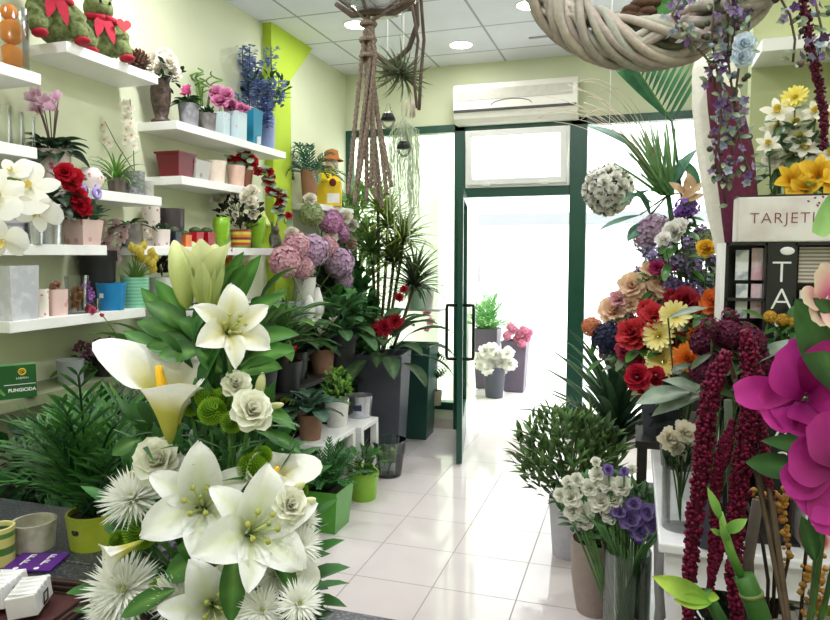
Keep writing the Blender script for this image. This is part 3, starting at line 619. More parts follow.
# --- shelf B3
cactus = lin('#46603a')
def cact(px, w, h, c, lb):
    t, hh, r = stand('potted_cactus', lb, 'cactus', sh(px, 246, 'B3', -2.40), w, h, potm(c, .35), .85, 'little cactus pots', sq=True); m = M()
    n = 16; pr = [(.004, 0), (.8, .25), (1, .7), (.85, 1.15), (.4, 1.45), (.01, 1.5)]; vs = []
    for q, z in pr:
        for k in range(n * 2): a = pi * k / n; vs.append((q * r * .95 * (1 + .08 * (-1) ** k) * cos(a), q * r * .95 * (1 + .08 * (-1) ** k) * sin(a), z * r * .8))
    N = 2 * n; m.add(vs, [(i * N + k, i * N + (k + 1) % N, (i + 1) * N + (k + 1) % N, (i + 1) * N + k) for i in range(len(pr) - 1) for k in range(N)], cactus)
    for q in fib(60, 0): petal(m, V((q.x, q.y, q.z * 1.1 + .35)) * r * .9, q, (0, 0, 1), r * .3, r * .05, 0, 0, 'needle', 1, 1, lin('#d8d2b8'))
    obj('cactus_body', m, LEAF, t, (0, 0, hh * .85))
cact(175, 10, 15, '#23253a', 'little round cactus in a dark navy pot'); cact(185, 10, 12, '#e0752c', 'little round cactus in an orange pot')
cact(195.5, 12, 15, '#b81a26', 'little round cactus in a red pot beside the orange one'); cact(207, 12, 15, '#a81420', 'little round cactus in a red pot beside the lime vase')
flor = pattern('rose_floral_print', '#e9ddd6', '#cf9fa4', 'voronoi', 30, .45, .2, .3, '#8c5560')
t, h, r = stand('tall_pot', 'tall pale floral pot behind the long shelf under the spider plant', 'pot', sh(152, 246, 'B3', -2.53), 18, 46, flor, .85, soil=False)
t, h, r = stand('round_pot', 'dark brown round pot holding violets behind the printed pot', 'pot', sh(172, 245, 'B3', -2.53), 26, 38, potm('#4b4146', .4), .9); sp = [(V((-.05 + rr(-.04, .04), -.05 + rr(-.03, .03), h * .72 + rr(-.02, .03))), V((.2, -.8, .5)), .02) for _ in range(10)]; blooms(t, 'floret5', ('#37306e', '#54479a', '#e0c040'), sp)
t, h, r = stand('round_pot', 'pale printed round pot of cream flowers beside the navy cactus', 'pot', sh(162, 246, 'B3', -2.42), 17, 17, flor, .85); obj('foliage', p_bush(24, (.04, .04, .02), (0, 0, h), .03, .02, 'oval', G4, G1), LEAF, t); blooms(t, 'floret5', ('#e8ddc4', '#f7efe0', '#c9a84c'), [(V((rr(-.07, -.02), rr(-.05, .02), h * rr(.3, .95))), V((.1, -.8, .4)), .017) for _ in range(8)])
t, h, r = stand('potted_orchid', 'grey pot with drooping pale pink orchids at the near end of the long shelf', 'potted plant', sh(131, 247, 'B3', -2.44), 20, 22, concrete2, .85)
s = mpp(t.location); sp = [(V((dx * s, -.06, dz * s)), V((.1, -.9, .2)), q * s) for dx, dz, q in ((-24, 20, 7), (-14, 12, 8), (-6, 20, 7), (-20, 2, 8), (-12, -6, 8), (0, 8, 7), (4, 18, 6), (-28, 10, 6), (-8, -14, 6))]; blooms(t, 'orchid', ('#dcb4b8', '#efd8d6', '#a85070'), sp, 'orchid'); flower_stems(t, sp, (0, 0, h * .8)); obj('foliage', p_broad(8, .03, .1, .04, G4, G1, 'oval', (.6, 1.4)), LEAF, t, (0, 0, h * .85))
m = M(); lime = potm('#8cbf2e', .3)
for px, w, hh, lb in ((222, 18, 30, 'lime green flared vase beside the red cactus pots'), (258, 17, 31, 'lime green flared vase between the striped pot and stone figurine')):
    p = sh(px, 248, 'B3', -2.42); s = mpp(p); t = thing('flared_vase', lb, 'vase', p, 0, 'lime vases on the long shelf'); m = M(); a = w * s / 2
    lathe(m, [(.001, 0), (a * .6, 0), (a * .8, hh * s * .35), (a * .98, hh * s * .75), (a * .9, hh * s), (a * .8, hh * s), (a * .85, hh * s * .7), (a * .5, hh * s * .1), (.001, hh * s * .1)], 22); obj('body', m, lime, t)
stripe = plain('stripe_base', '#b84a2c')
m_, nt, b = newmat('rainbow_stripe'); tc = node(nt, 'ShaderNodeTexCoord'); sp_ = node(nt, 'ShaderNodeSeparateXYZ'); nt.links.new(tc.outputs['Generated'], sp_.inputs[0])
rp = ramp(nt, [(0, '#7a8f3a'), (.14, '#b83a2a'), (.3, '#d8c83c'), (.44, '#7a2a3a'), (.58, '#e08a2c'), (.72, '#d8d04a'), (.88, '#a83a4a')], 'CONSTANT'); nt.links.new(sp_.outputs[2], rp.inputs[0]); nt.links.new(rp.outputs[0], b.inputs['Base Color']); b.inputs['Roughness'].default_value = .4
t, h, r = stand('potted_rose', 'white rose plant in a rainbow striped pot between the lime vases', 'potted plant', sh(241, 248, 'B3', -2.41), 21, 18, m_, .9); s = mpp(t.location)
obj('foliage', p_bush(190, (24 * s, .1, 20 * s), (0, 0, 36 * s), .045, .03, 'oval', lin('#2a2e28'), lin('#4a3a3c'), root=(0, 0, h)), LEAF, t)
blooms(t, 'rose', ('#ece6cc', '#faf7ea'), [(V((dx * s, -.06 + rr(-.03, .03), dz * s)), V((.2, -.8, .5)), q * s) for dx, dz, q in ((-17, 47, 7), (-12, 51, 6), (8, 52, 7.5), (16, 49, 8), (20, 54, 7), (18, 40, 6.5), (19, 31, 5), (2, 32, 4), (20, 45, 6.5))], 'rose')
p = sh(275, 249, 'B3', -2.41); s = mpp(p); t = thing('figurine', 'small grey stone rabbit figurine in front of the lime birdhouse', 'figurine', p, -.8); m = M()
blob(m, (0, 0, 9 * s), (6 * s, 6 * s, 9 * s)); blob(m, (2 * s, 0, 18 * s), (4.5 * s, 4.2 * s, 4.5 * s)); blob(m, (5 * s, 0, 17 * s), (2.5 * s, 2.4 * s, 2 * s))
for sy in (-1, 1): tube(m, [(0, sy * 2 * s, 21 * s), (-1 * s, sy * 2.6 * s, 27 * s)], [1.6 * s, .8 * s], 7); tube(m, [(2 * s, sy * 4 * s, 11 * s), (5 * s, sy * 4 * s, 6 * s), (6 * s, sy * 4 * s, 1.5 * s)], 1.6 * s, 7)
o = obj('body', m, plain('dark_stone', '#6e6a62', .85, 0, .25, 50, .5), t); md = o.modifiers.new('r', 'REMESH'); md.mode = 'VOXEL'; md.voxel_size = .005; md.use_smooth_shade = True
p = V((-2.50, 4.18, SZ['B3'])); s = mpp(p); t = thing('birdhouse', 'lime green pointed birdhouse at the pillar end of the long shelf', 'birdhouse', p, -.5); a = 10 * s; H = 24 * s; m = M()
m.add([(x, y, z) for y in (-a * .7, a * .7) for x, z in ((-a, 0), (a, 0), (a, H), (0, H * 1.45), (-a, H))], [(4, 3, 2, 1, 0), (5, 6, 7, 8, 9), (0, 1, 6, 5), (1, 2, 7, 6), (2, 3, 8, 7), (3, 4, 9, 8), (4, 0, 5, 9)], W3); obj('body', m, potm('#9fb82c', .4), t, smooth=False)
obj('entrance', lathe(M(), [(a * .35, 0), (a * .001, .003)], 14, o=(0, 0, 0)), blk, t, (0, -a * .705, H * .8), facing((0, -1, 0))); m = M(); m.add([(x, y, z) for y in (-a * .85, a * .85) for x, z in ((-a * 1.15, H * .93), (0, H * 1.5), (a * 1.15, H * .93), (a * 1.15, H * .99), (0, H * 1.56), (-a * 1.15, H * .99))], [(0, 1, 4, 5), (1, 2, 3, 4), (11, 10, 7, 6), (10, 9, 8, 7), (5, 4, 10, 11), (4, 3, 9, 10), (0, 6, 7, 1), (1, 7, 8, 2)], W3); obj('roof', m, potm('#cfd860'), t, smooth=False)
# --- shelf A2
t, h, r = stand('potted_cyclamen', 'large pale pink cyclamen in a floral printed pot on the near shelf', 'potted plant', sh(58, 188, 'A2', -2.47), 34, 36, pattern('dusty_floral', '#c9bdb6', '#b06a78', 'voronoi', 22, .6, .2, .32, '#7a3a4c'), .85); s = mpp(t.location)
t.location.y = 2.42
obj('foliage', p_broad(34, .08, .09, .075, lin('#1f3026'), lin('#33503a'), 'heart', (.5, 1.5)), LEAF, t, (0, 0, h * .82)); sp = [(V((dx * s, rr(-.05, .02), h + dz * s)), V((.1 + rr(-.3, .3), -.8, .4)), q * s) for dx, dz, q in ((-16, 40, 11), (-8, 46, 11), (0, 44, 12), (8, 48, 10), (-12, 36, 9), (4, 40, 9), (16, 36, 9), (-4, 52, 8))]; blooms(t, 'cyclamen', ('#d9a0c4', '#f0cfe2'), sp); flower_stems(t, sp, (0, 0, h * .85), '#6a5a4a')
t, h, r = stand('round_vase', 'ball shaped vase with grey and pink floral print', 'vase', sh(90.5, 190, 'A2', -2.42), 15, 22, flor, .8, belly=.03, soil=False)
for px, py, lb in ((82, 188, 'lilac ring ornament hanging from the shelf edge nearer the red flowers'), (97, 190, 'lilac ring ornament hanging from the shelf edge nearer the grass plant')):
    p = at(px, py + 3, X=-2.335); m = M(); tube(m, [(0, .018 * cos(a), .02 * sin(a)) for a in [2 * pi * i / 18 for i in range(19)]], .009, 8); blob(m, (-.005, 0, .03), (.006, .006, .012)); tag(obj('ring_ornament', m, potm('#a895d6', .5), None, p), lb, 'ornament', 'lilac ring ornaments')
t, h, r = stand('potted_orchid', 'white orchid in a grey stone pot on the near shelf', 'potted plant', sh(135, 193, 'A2', -2.44), 20, 24, pattern('speckled_stone', '#a3a3a8', '#77777c', 'noise', 60, .8, .45, .55), .85); s = mpp(t.location)
OW = ('#efe6d2', '#fbf8ee', '#e0c070'); sp = [(V((dx * s, -.03, h + dz * s)), V((.3, -.8, .3)), q * s) for dx, dz, q in ((-4, 66, 5), (1, 60, 6), (-3, 52, 6), (3, 46, 6), (-2, 40, 6), (4, 34, 6), (-4, 30, 5), (6, 24, 5), (-42, 44, 5), (-36, 38, 6), (-32, 46, 6), (-40, 32, 5), (-30, 32, 6), (-24, 28, 5), (-46, 38, 4))]
blooms(t, 'orchid', OW, sp, 'orchid'); m = M()
for pts in (((0, 0, h), (0, 0, h + 30 * s), (1 * s, -.02, h + 70 * s)), ((0, 0, h), (-20 * s, -.01, h + 30 * s), (-48 * s, -.02, h + 50 * s))): tube(m, pts, .0025, 5, lin('#5a6a40'))
obj('stem', m, LEAF, t)
t, h, r = stand('spider_plant', 'arching grassy spider plant spilling over the shelf edge', 'potted plant', sh(117, 192, 'A2', -2.45), 18, 16, potm('#5c5248'), .85); m = p_strap(46, .2, .013, 1.9, lin('#4f7a35'), lin('#7fa850'), (.1, 1.3)); obj('foliage', m, LEAF, t, (0, 0, h * .85))
t, h, r = stand('round_pot', 'tiny pale grey pot at the far end of the near shelf', 'pot', sh(148.5, 195, 'A2', -2.39), 11, 15, potm('#b5b5b0'), .85)
p = V((-2.36, 2.37, SZ['A2'])); t = thing('poinsettia_spray', 'red cloth poinsettia spray draped over the shelf end beside cyclamen pot', 'flower', p); s = mpp(p)
sp = [(V((.02, dx * s, dz * s)), V((.7, -.7, .2)), q * s) for dx, dz, q in ((-4, 12, 10), (8, 8, 9), (2, 2, 9), (10, -10, 9), (16, -16, 8), (20, -22, 8), (14, -20, 7))]; blooms(t, 'rose', ('#a8122a', '#cc2236', '#8a0a1c'), sp); obj('foliage', p_bush(22, (.02, .09, .09), (.01, .02, -.02), .05, .03, 'oval', G4, G1, stems=4), LEAF, t)
# --- shelf A3
t, h, r = stand('ribbed_pot', 'silver grey ribbed pot at the wall end of the tin shelf', 'pot', sh(13, 247, 'A3', -2.44), 28, 44, pattern('ribbed_silver', '#b6b6ba', '#8c8c92', 'bands', 12, .4, .3, .6), .85, soil=False)
tin = plain('galvanised_tin', '#b9bcc2', .25, .85, .15, 20)
t, h, r = stand('tin_cup', 'small shiny tin cup between the ribbed pot and bucket', 'cup', sh(36, 246, 'A3', -2.37), 15, 22, tin, .85, soil=False)
t, h, r = stand('tin_bucket', 'shiny tin bucket holding a dark leafy plant on the near shelf', 'bucket', sh(47, 246, 'A3', -2.42), 32, 40, tin, .82); obj('foliage', p_broad(14, .07, .12, .06, lin('#1f2e28'), G4, 'lance', (.3, 1.4), 1.2), LEAF, t, (0, 0, h * .85))
pinkp = pattern('pale_pink_print', '#e2c4bc', '#cf9a98', 'voronoi', 18, .5, .18, .26)
t, h, r = stand('potted_begonia', 'pink flowering begonia in a pale pink square pot with white edge', 'potted plant', sh(83, 246, 'A3', -2.42), 28, 25, pinkp, .8, sq=True); s = mpp(t.location)
obj('foliage', p_bush(46, (20 * s, 18 * s, 9 * s), (0, 0, 6 * s), .06, .05, 'round', lin('#33503a'), lin('#6f9068'), root=(0, 0, -.03)), LEAF, t, (0, 0, h)); blooms(t, 'rose', ('#b83a58', '#e07f98'), [(V((dx * s, -.04, h + dz * s)), V((.3, -.7, .6)), q * s) for dx, dz, q in ((-8, 8, 7), (2, 12, 6), (10, 10, 5), (-2, 4, 5), (-12, 16, 6))], 'rose')
# --- shelf A4
t, h, r = stand('square_pot', 'large silver white square pot at the near end of the lowest shelf', 'pot', sh(14, 320, 'A4', -2.43), 34, 54, pattern('silver_white', '#cfd1d6', '#bfc1c8', 'noise', 25, .35, .45, .6), .88, soil=False, sq=True)
dotp = pattern('cream_dots', '#efe6da', '#c58a86', 'voronoi', 34, .45, .16, .22)
t, h, r = stand('printed_cup', 'cream cup with pink dots beside the silver white pot', 'cup', sh(41, 317, 'A4', -2.42), 16, 28, dotp, .9); 
t, h, r = stand('printed_cup', 'pale pink cup of dried flowers beside the glass vase', 'cup', sh(58, 315, 'A4', -2.42), 20, 26, pinkp, .9); blooms(t, 'rose', ('#b88a70', '#d8b49a'), [(V((rr(-.02, .02), -.01, h + rr(.0, .02))), V((.2, -.6, .7)), .02) for _ in range(4)])
t, h, r = stand('glass_vase', 'clear glass vase of dried orange flowers on the lowest shelf', 'vase', sh(78, 315, 'A4', -2.41), 23, 38, GLASS, .8, soil=False, th=.003); blooms(t, 'rose', ('#a8643c', '#d09a6a'), [(V((a, b, c)), V((.2, -.8, .4)), .024) for a, b, c in ((0, -.01, .04), (.012, 0, .075), (-.018, .01, .07), (-.01, .01, .1))], 'dried_flower'); flower_stems(t, [(V((rr(-.02, .02), rr(-.02, .02), .12)), V((0, 0, 1)), .01) for _ in range(5)], (0, 0, .01), '#8a7250')
t, h, r = stand('glass_cup', 'tiny glass cup with purple and pink blossoms beside the blue pot', 'cup', sh(94, 314, 'A4', -2.38), 12, 14, GLASS, .9, soil=False, th=.003); s = mpp(t.location); blooms(t, 'floret5', ('#8a4aa8', '#b57ad0', '#f0e0a0'), [(V((dx * s, -.02, dz * s)), V((.2, -.8, .3)), 5 * s) for dx, dz in ((-1, 22), (3, 17), (0, 13), (-3, 27))]); blooms(t, 'rose', ('#c83a6a', '#e88aa8'), [(V((dx * s, -.03, dz * s)), V((.2, -.8, .3)), 4.5 * s) for dx, dz in ((1, 4), (5, 2))], 'rose')
t, h, r = stand('black_pot', 'tall black plastic pot behind the blue pot on the lowest shelf', 'pot', sh(99, 300, 'A4', -2.52), 34, 58, plain('black_plastic', '#1a1b1e', .5, 0, .1), .88, lip=.05)
t, h, r = stand('blue_pot', 'bright blue round pot with small white label', 'pot', sh(112, 313, 'A4', -2.41), 29, 27, potm('#1f86c4', .3), .8, soil=False); obj('sticker', box(M(), (-.011, -.001, -.011), (.011, .001, .011)), MATS['white_card'], t, (0, -r * .93, h * .55), smooth=False)
t, h, r = stand('tulip_tin', 'pale green ribbed tin of yellow tulips beside the blue pot', 'potted plant', sh(136, 312, 'A4', -2.42), 27, 30, pattern('mint_rib', '#8fd0ac', '#74b898', 'bands', 18, .35, .3, .6), .95); s = mpp(t.location)
sp = [(V((dx * s, rr(-.04, .03), h + dz * s)), V((dx * .03 + .1, -.2, 1)), 8.5 * s) for dx, dz in ((0, 16), (6, 22), (12, 20), (18, 14), (22, 9), (8, 14), (14, 12), (18, 20), (2, 24), (10, 26), (20, 4))]; blooms(t, 'tulip', ('#e8cf3a', '#f8ec84'), sp, 'tulip'); flower_stems(t, sp, (0, 0, h * .8), '#6f9a45'); obj('foliage', p_strap(16, .12, .022, .7, lin('#5f9048'), lin('#94b860'), (.1, .8), m=None), LEAF, t, (0, 0, h * .8))
t, h, r = stand('white_pot', 'white pot with a dark leafy plant beside the yellow tulips', 'pot', sh(163, 311, 'B4', -2.45), 27, 33, potm('#d8d8d4'), .85); obj('foliage', p_bush(36, (.05, .05, .04), (0, 0, .05), .05, .03, 'oval', lin('#241f20'), lin('#4a3538')), LEAF, t, (0, 0, h))
t, h, r = stand('glass_cup', 'small empty clear glass beside the green tulip tin', 'cup', sh(151, 312, 'B4', -2.375), 14, 18, GLASS, .9, soil=False, th=.003); t.location.y = 3.09
# --- shelf C1
t, h, r = stand('potted_fern', 'blue green fern in a tall terracotta pot beside the yellow carton', 'potted plant', V((-2.44, 4.87, SZ['C1'])), 18, 33, potm('#a5765a', .8), .75); obj('foliage', p_palm(20, .32, 12, .07, .016, 1.2, lin('#3f6a58'), lin('#5f9070'), (.2, 1.4)), LEAF, t, (0, 0, h * .9))
p = V((-2.43, 5.17, SZ['C1'])); s = mpp(p); t = thing('gift_carton', 'bright yellow house shaped gift carton on the corner shelf', 'carton', p, .35); a, b_, H = 14 * s, 9 * s, 24 * s; m = M()
m.add([(-a, -b_, 0), (a, -b_, 0), (a, b_, 0), (-a, b_, 0), (-a, -b_, H), (a, -b_, H), (a, b_, H), (-a, b_, H), (-a * .6, 0, H * 1.4), (a * .6, 0, H * 1.4)], [(3, 2, 1, 0), (0, 1, 5, 4), (1, 2, 6, 5), (2, 3, 7, 6), (3, 0, 4, 7), (4, 5, 9, 8), (5, 6, 9), (6, 7, 8, 9), (7, 4, 8)], W3); obj('body', m, potm('#f0cd12', .4), t, smooth=False)
obj('handle', box(M(), (-a * .6, -.002, H * 1.36), (a * .6, .002, H * 1.58)), potm('#f0cd12', .4), t, smooth=False); obj('window_sticker', box(M(), (a * .05, -b_ - .002, H * .12), (a * .9, -b_, H * .5)), MATS['white_card'], t, smooth=False); m = M(); blob(m, (0, 0, 0), (3.5 * s, .002, 4 * s), W3, 10, 6); obj('badge', m, plain('dark_red_print', '#7a2018'), t, (a * .45, -b_ - .001, H * .95))
p = V((-2.5, 5.42, SZ['C1'])); s = mpp(p); t = thing('straw_doll', 'cream and brown doll with orange straw hat beyond the yellow carton', 'doll', p); m = M(); lathe(m, [(.001, 0), (9 * s, 0), (8 * s, 22 * s), (4 * s, 36 * s), (.001, 37 * s)], 14); obj('body', m, potm('#3a2420', .8), t); m = M(); blob(m, (0, 0, 43 * s), (7 * s, 7 * s, 7.5 * s)); obj('face', m, potm('#e6d2b8', .7), t)
m = M(); lathe(m, [(12 * s, 47 * s), (7 * s, 50 * s), (6 * s, 57 * s), (.001, 59 * s)], 16); obj('hat', m, pattern('straw_orange', '#b8703a', '#7f4520', 'noise', 60, .8), t); m = M(); tube(m, [(0, -8 * s, 40 * s), (2 * s, -9 * s, 30 * s), (9 * s, -6 * s, 26 * s)], 3 * s, 6); obj('braid', m, potm('#3a2420', .8), t)
# --- large white phalaenopsis coming in from the side, on the low ledge
p = V((-2.12, 1.78, SZ['A5'])); p.x = -2.47
t, h, r = stand('potted_orchid', 'big white moth orchid with huge petals on a tall arching stem', 'potted plant', p, 44, 50, potm('#d9d4c8'), .8)
lp = lambda px, py, X: at(px, py, X=X) - p
sp = [(lp(30, 188, -2.12), V((.5, -.75, .35)), .105), (lp(38, 212, -2.1), V((.35, -.7, -.5)), .085), (lp(0, 195, -2.12), V((.5, -.8, .1)), .09), (lp(4, 240, -2.1), V((.4, -.8, -.3)), .08), (lp(12, 172, -2.18), V((.3, -.7, .5)), .07)]
blooms(t, 'orchid', ('#f3f2e0', '#fbfaf6', '#e6d27a'), sp, 'orchid'); m = M(); pts = [V((0, 0, h * .8)), V((.05, -.02, .4)), V((.16, -.02, .8)), lp(10, 178, -2.15), lp(40, 186, -2.15)]; tube(m, pts, .005, 6, lin('#5f7a3a')); obj('stem', m, LEAF, t)
obj('foliage', p_broad(6, .02, .25, .09, G1, G2, 'oval', (.7, 1.4), .6), LEAF, t, (0, 0, h * .85))
# ================================================================== PLANT STANDS AND FLOOR PLANTS ALONG THE LEFT WALL
dark = plain('dark_wood', '#2b2622', .6, 0, .25, 25)
t = thing('plant_stand', 'dark wooden two tier stand crowded with plants below the long shelf', 'plant stand', (XL, 3.0, 0))
def board(y0, y1, d, z, nm='board'): o = obj(nm, box(M(), (.08, y0, z - .03), (d, y1, z)), dark, t, smooth=False); return o
board(.1, 2.45, .46, 1.12); board(.1, 1.85, .58, .76); board(.1, 1.7, .6, .1)
for y in (.12, 1.4, 2.4):
    for x in (.085, .42): obj('leg', box(M(), (x, y, 0), (x + .035, y + .035, 1.09)), dark, t, smooth=False)
def potted(name, label, loc, wpx, hpx, mat, fol=None, fmat=None, cat='potted plant', bot=.78, group=None, **k):
    t, h, r = stand(name, label, cat, loc, wpx, hpx, mat, bot, group, **k)
    if fol: obj('foliage', fol, fmat or LEAF, t, (0, 0, h * .86))
    return t, h, r
def loc(px, py, X, Z): p = at(px, py, X=X); return V((X, p.y, Z))
def sp_at(t, lst, X=None, Y=None, ax=(.3, -.8, .45)):
    o = V(t.location); out = []
    for q in lst:
        p = at(q[0], q[1], X=X, Y=Y); out.append((p - o, V(q[3]) if len(q) > 3 else V(ax) + V((rr(-.25, .25), rr(-.15, .15), rr(-.2, .25))), q[2] * mpp(p)))
    return out
Z1, Z2 = 1.12, .76
wpot, tpot, bpot = potm('#dcdcd6'), potm('#8f6a55', .75), plain('black_plastic', '#1a1b1e', .5, 0, .1)
# hydrangea
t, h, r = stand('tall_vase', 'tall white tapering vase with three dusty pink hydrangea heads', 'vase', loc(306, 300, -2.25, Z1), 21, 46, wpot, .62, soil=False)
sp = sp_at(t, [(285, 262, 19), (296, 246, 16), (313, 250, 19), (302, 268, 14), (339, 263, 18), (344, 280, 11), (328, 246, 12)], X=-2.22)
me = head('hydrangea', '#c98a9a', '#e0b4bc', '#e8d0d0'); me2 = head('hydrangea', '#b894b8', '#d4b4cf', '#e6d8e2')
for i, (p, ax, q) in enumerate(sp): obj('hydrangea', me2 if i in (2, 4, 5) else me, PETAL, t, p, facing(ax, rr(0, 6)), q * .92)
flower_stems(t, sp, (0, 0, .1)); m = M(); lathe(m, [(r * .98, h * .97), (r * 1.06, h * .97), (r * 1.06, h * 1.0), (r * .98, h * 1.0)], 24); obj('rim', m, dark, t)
# mixed posy behind it
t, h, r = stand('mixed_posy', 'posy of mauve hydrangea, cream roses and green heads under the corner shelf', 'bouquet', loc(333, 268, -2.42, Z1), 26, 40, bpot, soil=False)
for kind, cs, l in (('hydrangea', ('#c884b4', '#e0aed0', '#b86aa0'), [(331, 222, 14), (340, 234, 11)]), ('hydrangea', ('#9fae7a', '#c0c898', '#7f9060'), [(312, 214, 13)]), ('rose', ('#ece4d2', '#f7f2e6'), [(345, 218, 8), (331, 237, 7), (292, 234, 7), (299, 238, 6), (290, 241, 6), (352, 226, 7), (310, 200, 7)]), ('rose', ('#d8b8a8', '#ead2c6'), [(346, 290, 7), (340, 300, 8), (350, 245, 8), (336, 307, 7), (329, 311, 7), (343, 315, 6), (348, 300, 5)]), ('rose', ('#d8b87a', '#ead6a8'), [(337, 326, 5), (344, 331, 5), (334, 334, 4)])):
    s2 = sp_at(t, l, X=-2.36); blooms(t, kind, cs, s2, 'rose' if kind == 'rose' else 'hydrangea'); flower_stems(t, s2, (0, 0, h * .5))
obj('foliage', p_bush(170, (.1, .34, .3), (.05, -.15, .35), .09, .05, 'oval', lin('#26382a'), lin('#4a6444'), root=(0, 0, .1)), LEAF, t)
for px, py, hh, lb in ((309, 322, 28, 'smaller white drop shaped bud ornament under the pink hydrangeas'), (318, 318, 34, 'larger white drop shaped bud ornament under the pink hydrangeas')):
    p = loc(px, py, -2.17, Z1); s = mpp(p); m = M(); lathe(m, [(.001, 0), (5 * s, 1 * s), (5 * s, 2 * s), (3 * s, 4 * s), (6 * s, 9 * s), (7 * s, 15 * s), (5 * s, 23 * s), (2 * s, hh * s), (.001, hh * s + .004)], 18); tag(obj('bud_ornament', m, wpot, None, p), lb, 'ornament', 'white bud ornaments')
# plants on the stand: top tier
BR1, BR2 = lin('#7a2f1c'), lin('#d07a2c')
t, h, r = potted('bromeliad', 'bromeliad with orange and brown pointed leaves under the long shelf', V((-2.44, at(228, 304, X=-2.44).y, SZ['B4'])), 26, 22, bpot, p_strap(20, .26, .04, .7, BR1, BR2, (.05, 1.1)))
t, h, r = potted('potted_anthurium', 'dark leafed plant with a red flower on the stand below the hydrangeas', loc(292, 345, -2.2, Z1 - .36), 34, 28, bpot, p_broad(18, .2, .2, .07, G4, G1, 'lance', (.2, 1.1)))
s2 = sp_at(t, [(297, 337, 9), (296, 350, 9), (299, 362, 7)], X=-2.1); blooms(t, 'tulip', ('#a81420', '#c8242c'), s2, 'bract')
gm_ = plain('grey_card', '#7c8083', .6)
for px, py, lb, z in ((275, 345, 'grey square tin standing among plants, lower of the two', Z1), (290, 340, 'grey square tin standing among plants beside the white trays', Z1)):
    p = loc(px, py, -2.22, z); s = mpp(p); tag(obj('square_tin', box(M(), (-12 * s, -9 * s, 0), (12 * s, 9 * s, 24 * s)), gm_, None, p, smooth=False), lb, 'tin')
p = loc(283, 318, -2.3, Z1 + 24 * mpp(loc(275, 345, -2.3, Z1)) + .004); s = mpp(p)
t, h, r = potted('white_cyclamen', 'white cyclamen with upright buds beside the cream spray roses', loc(322, 352, -2.12, Z2), 26, 24, tpot, p_broad(22, .1, .12, .09, G4, lin('#40604a'), 'heart', (.3, 1.3)))
s2 = sp_at(t, [(313, 326, 7), (326, 328, 9), (333, 322, 6), (320, 334, 6)], X=-2.1, ax=(.1, -.3, 1)); blooms(t, 'cyclamen', ('#e6e2d4', '#f8f6ee'), s2); flower_stems(t, s2, (0, 0, h), '#6a7a4a')
potted('peace_lily', 'broad glossy dark green plant behind the white lily bouquet', loc(258, 372, -2.07, Z2), 40, 34, bpot, p_broad(34, .36, .3, .1, G4, G2, 'lance', (.05, 1.1), .9))
potted('grass_palm', 'grassy green dracaena with arching thin leaves between bouquet and stand', loc(286, 415, -2.05, Z2), 34, 30, bpot, p_strap(60, .38, .018, 1.3, G1, lin('#6f9a50'), (.05, 1.3), .16, .02))
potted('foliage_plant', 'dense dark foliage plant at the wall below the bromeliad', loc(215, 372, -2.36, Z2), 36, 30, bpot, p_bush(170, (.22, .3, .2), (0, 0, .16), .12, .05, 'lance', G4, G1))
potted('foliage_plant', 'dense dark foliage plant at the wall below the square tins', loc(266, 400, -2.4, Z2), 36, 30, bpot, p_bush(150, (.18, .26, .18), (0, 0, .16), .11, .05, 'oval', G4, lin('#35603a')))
potted('rubber_plant', 'dark green plant with wide oval leaves beside the tall charcoal planter', loc(338, 372, -2.1, Z2), 40, 34, bpot, p_broad(30, .24, .2, .1, lin('#22452e'), lin('#4a7a48'), 'oval', (.05, 1.4), .8))
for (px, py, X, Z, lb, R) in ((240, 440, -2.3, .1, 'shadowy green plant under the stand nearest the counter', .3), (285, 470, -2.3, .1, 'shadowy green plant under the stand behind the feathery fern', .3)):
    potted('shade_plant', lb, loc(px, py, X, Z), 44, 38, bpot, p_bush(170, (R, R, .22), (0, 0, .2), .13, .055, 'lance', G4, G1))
# white benches with small pots
def bench(y0, y1, z, x0, x1, lb):
    t = thing('white_bench', lb, 'bench', (x0, y0, 0)); o = obj('top', box(M(), (0, 0, z - .035), (x1 - x0, y1 - y0, z)), whm, t, smooth=False); bev(o)
    for x in (0, x1 - x0 - .045):
        for y in (0, y1 - y0 - .045): obj('leg', box(M(), (x, y, 0), (x + .045, y + .045, z - .035)), whm, t, smooth=False)
ZB, ZB2 = .47, .44
bench(3.6, 4.08, ZB, -1.98, -1.73, 'longer white bench carrying the white pot of bright fern'); bench(4.18, 4.5, ZB2, -1.98, -1.73, 'shorter white stool carrying the tin pot near charcoal planter')
t, h, r = potted('potted_moss_fern', 'bright green clubmoss fern in a white pot on the white bench', loc(337, 420, -1.86, ZB), 25, 27, wpot, p_bush(190, (.09, .09, .13), (0, 0, .1), .05, .018, 'lance', lin('#4f8a2c'), lin('#8fc04a'), 1.0))
t, h, r = potted('potted_foliage', 'terracotta pot of rounded grey green leaves on the white bench', loc(310, 412, -1.88, ZB), 26, 26, tpot, p_broad(20, .12, .13, .09, lin('#2a4a3c'), lin('#4f7562'), 'oval', (.1, 1.3)))
t, h, r = stand('tin_pot', 'empty silver tin pot with dark label on the white stool', 'pot', loc(360, 424, -1.86, ZB2), 26, 22, tin, .85, soil=False); obj('label', box(M(), (-.03, -.002, -.02), (.03, 0, .02)), plain('navy_label', '#27344a'), t, (.02, -r * .94, h * .5), smooth=False)
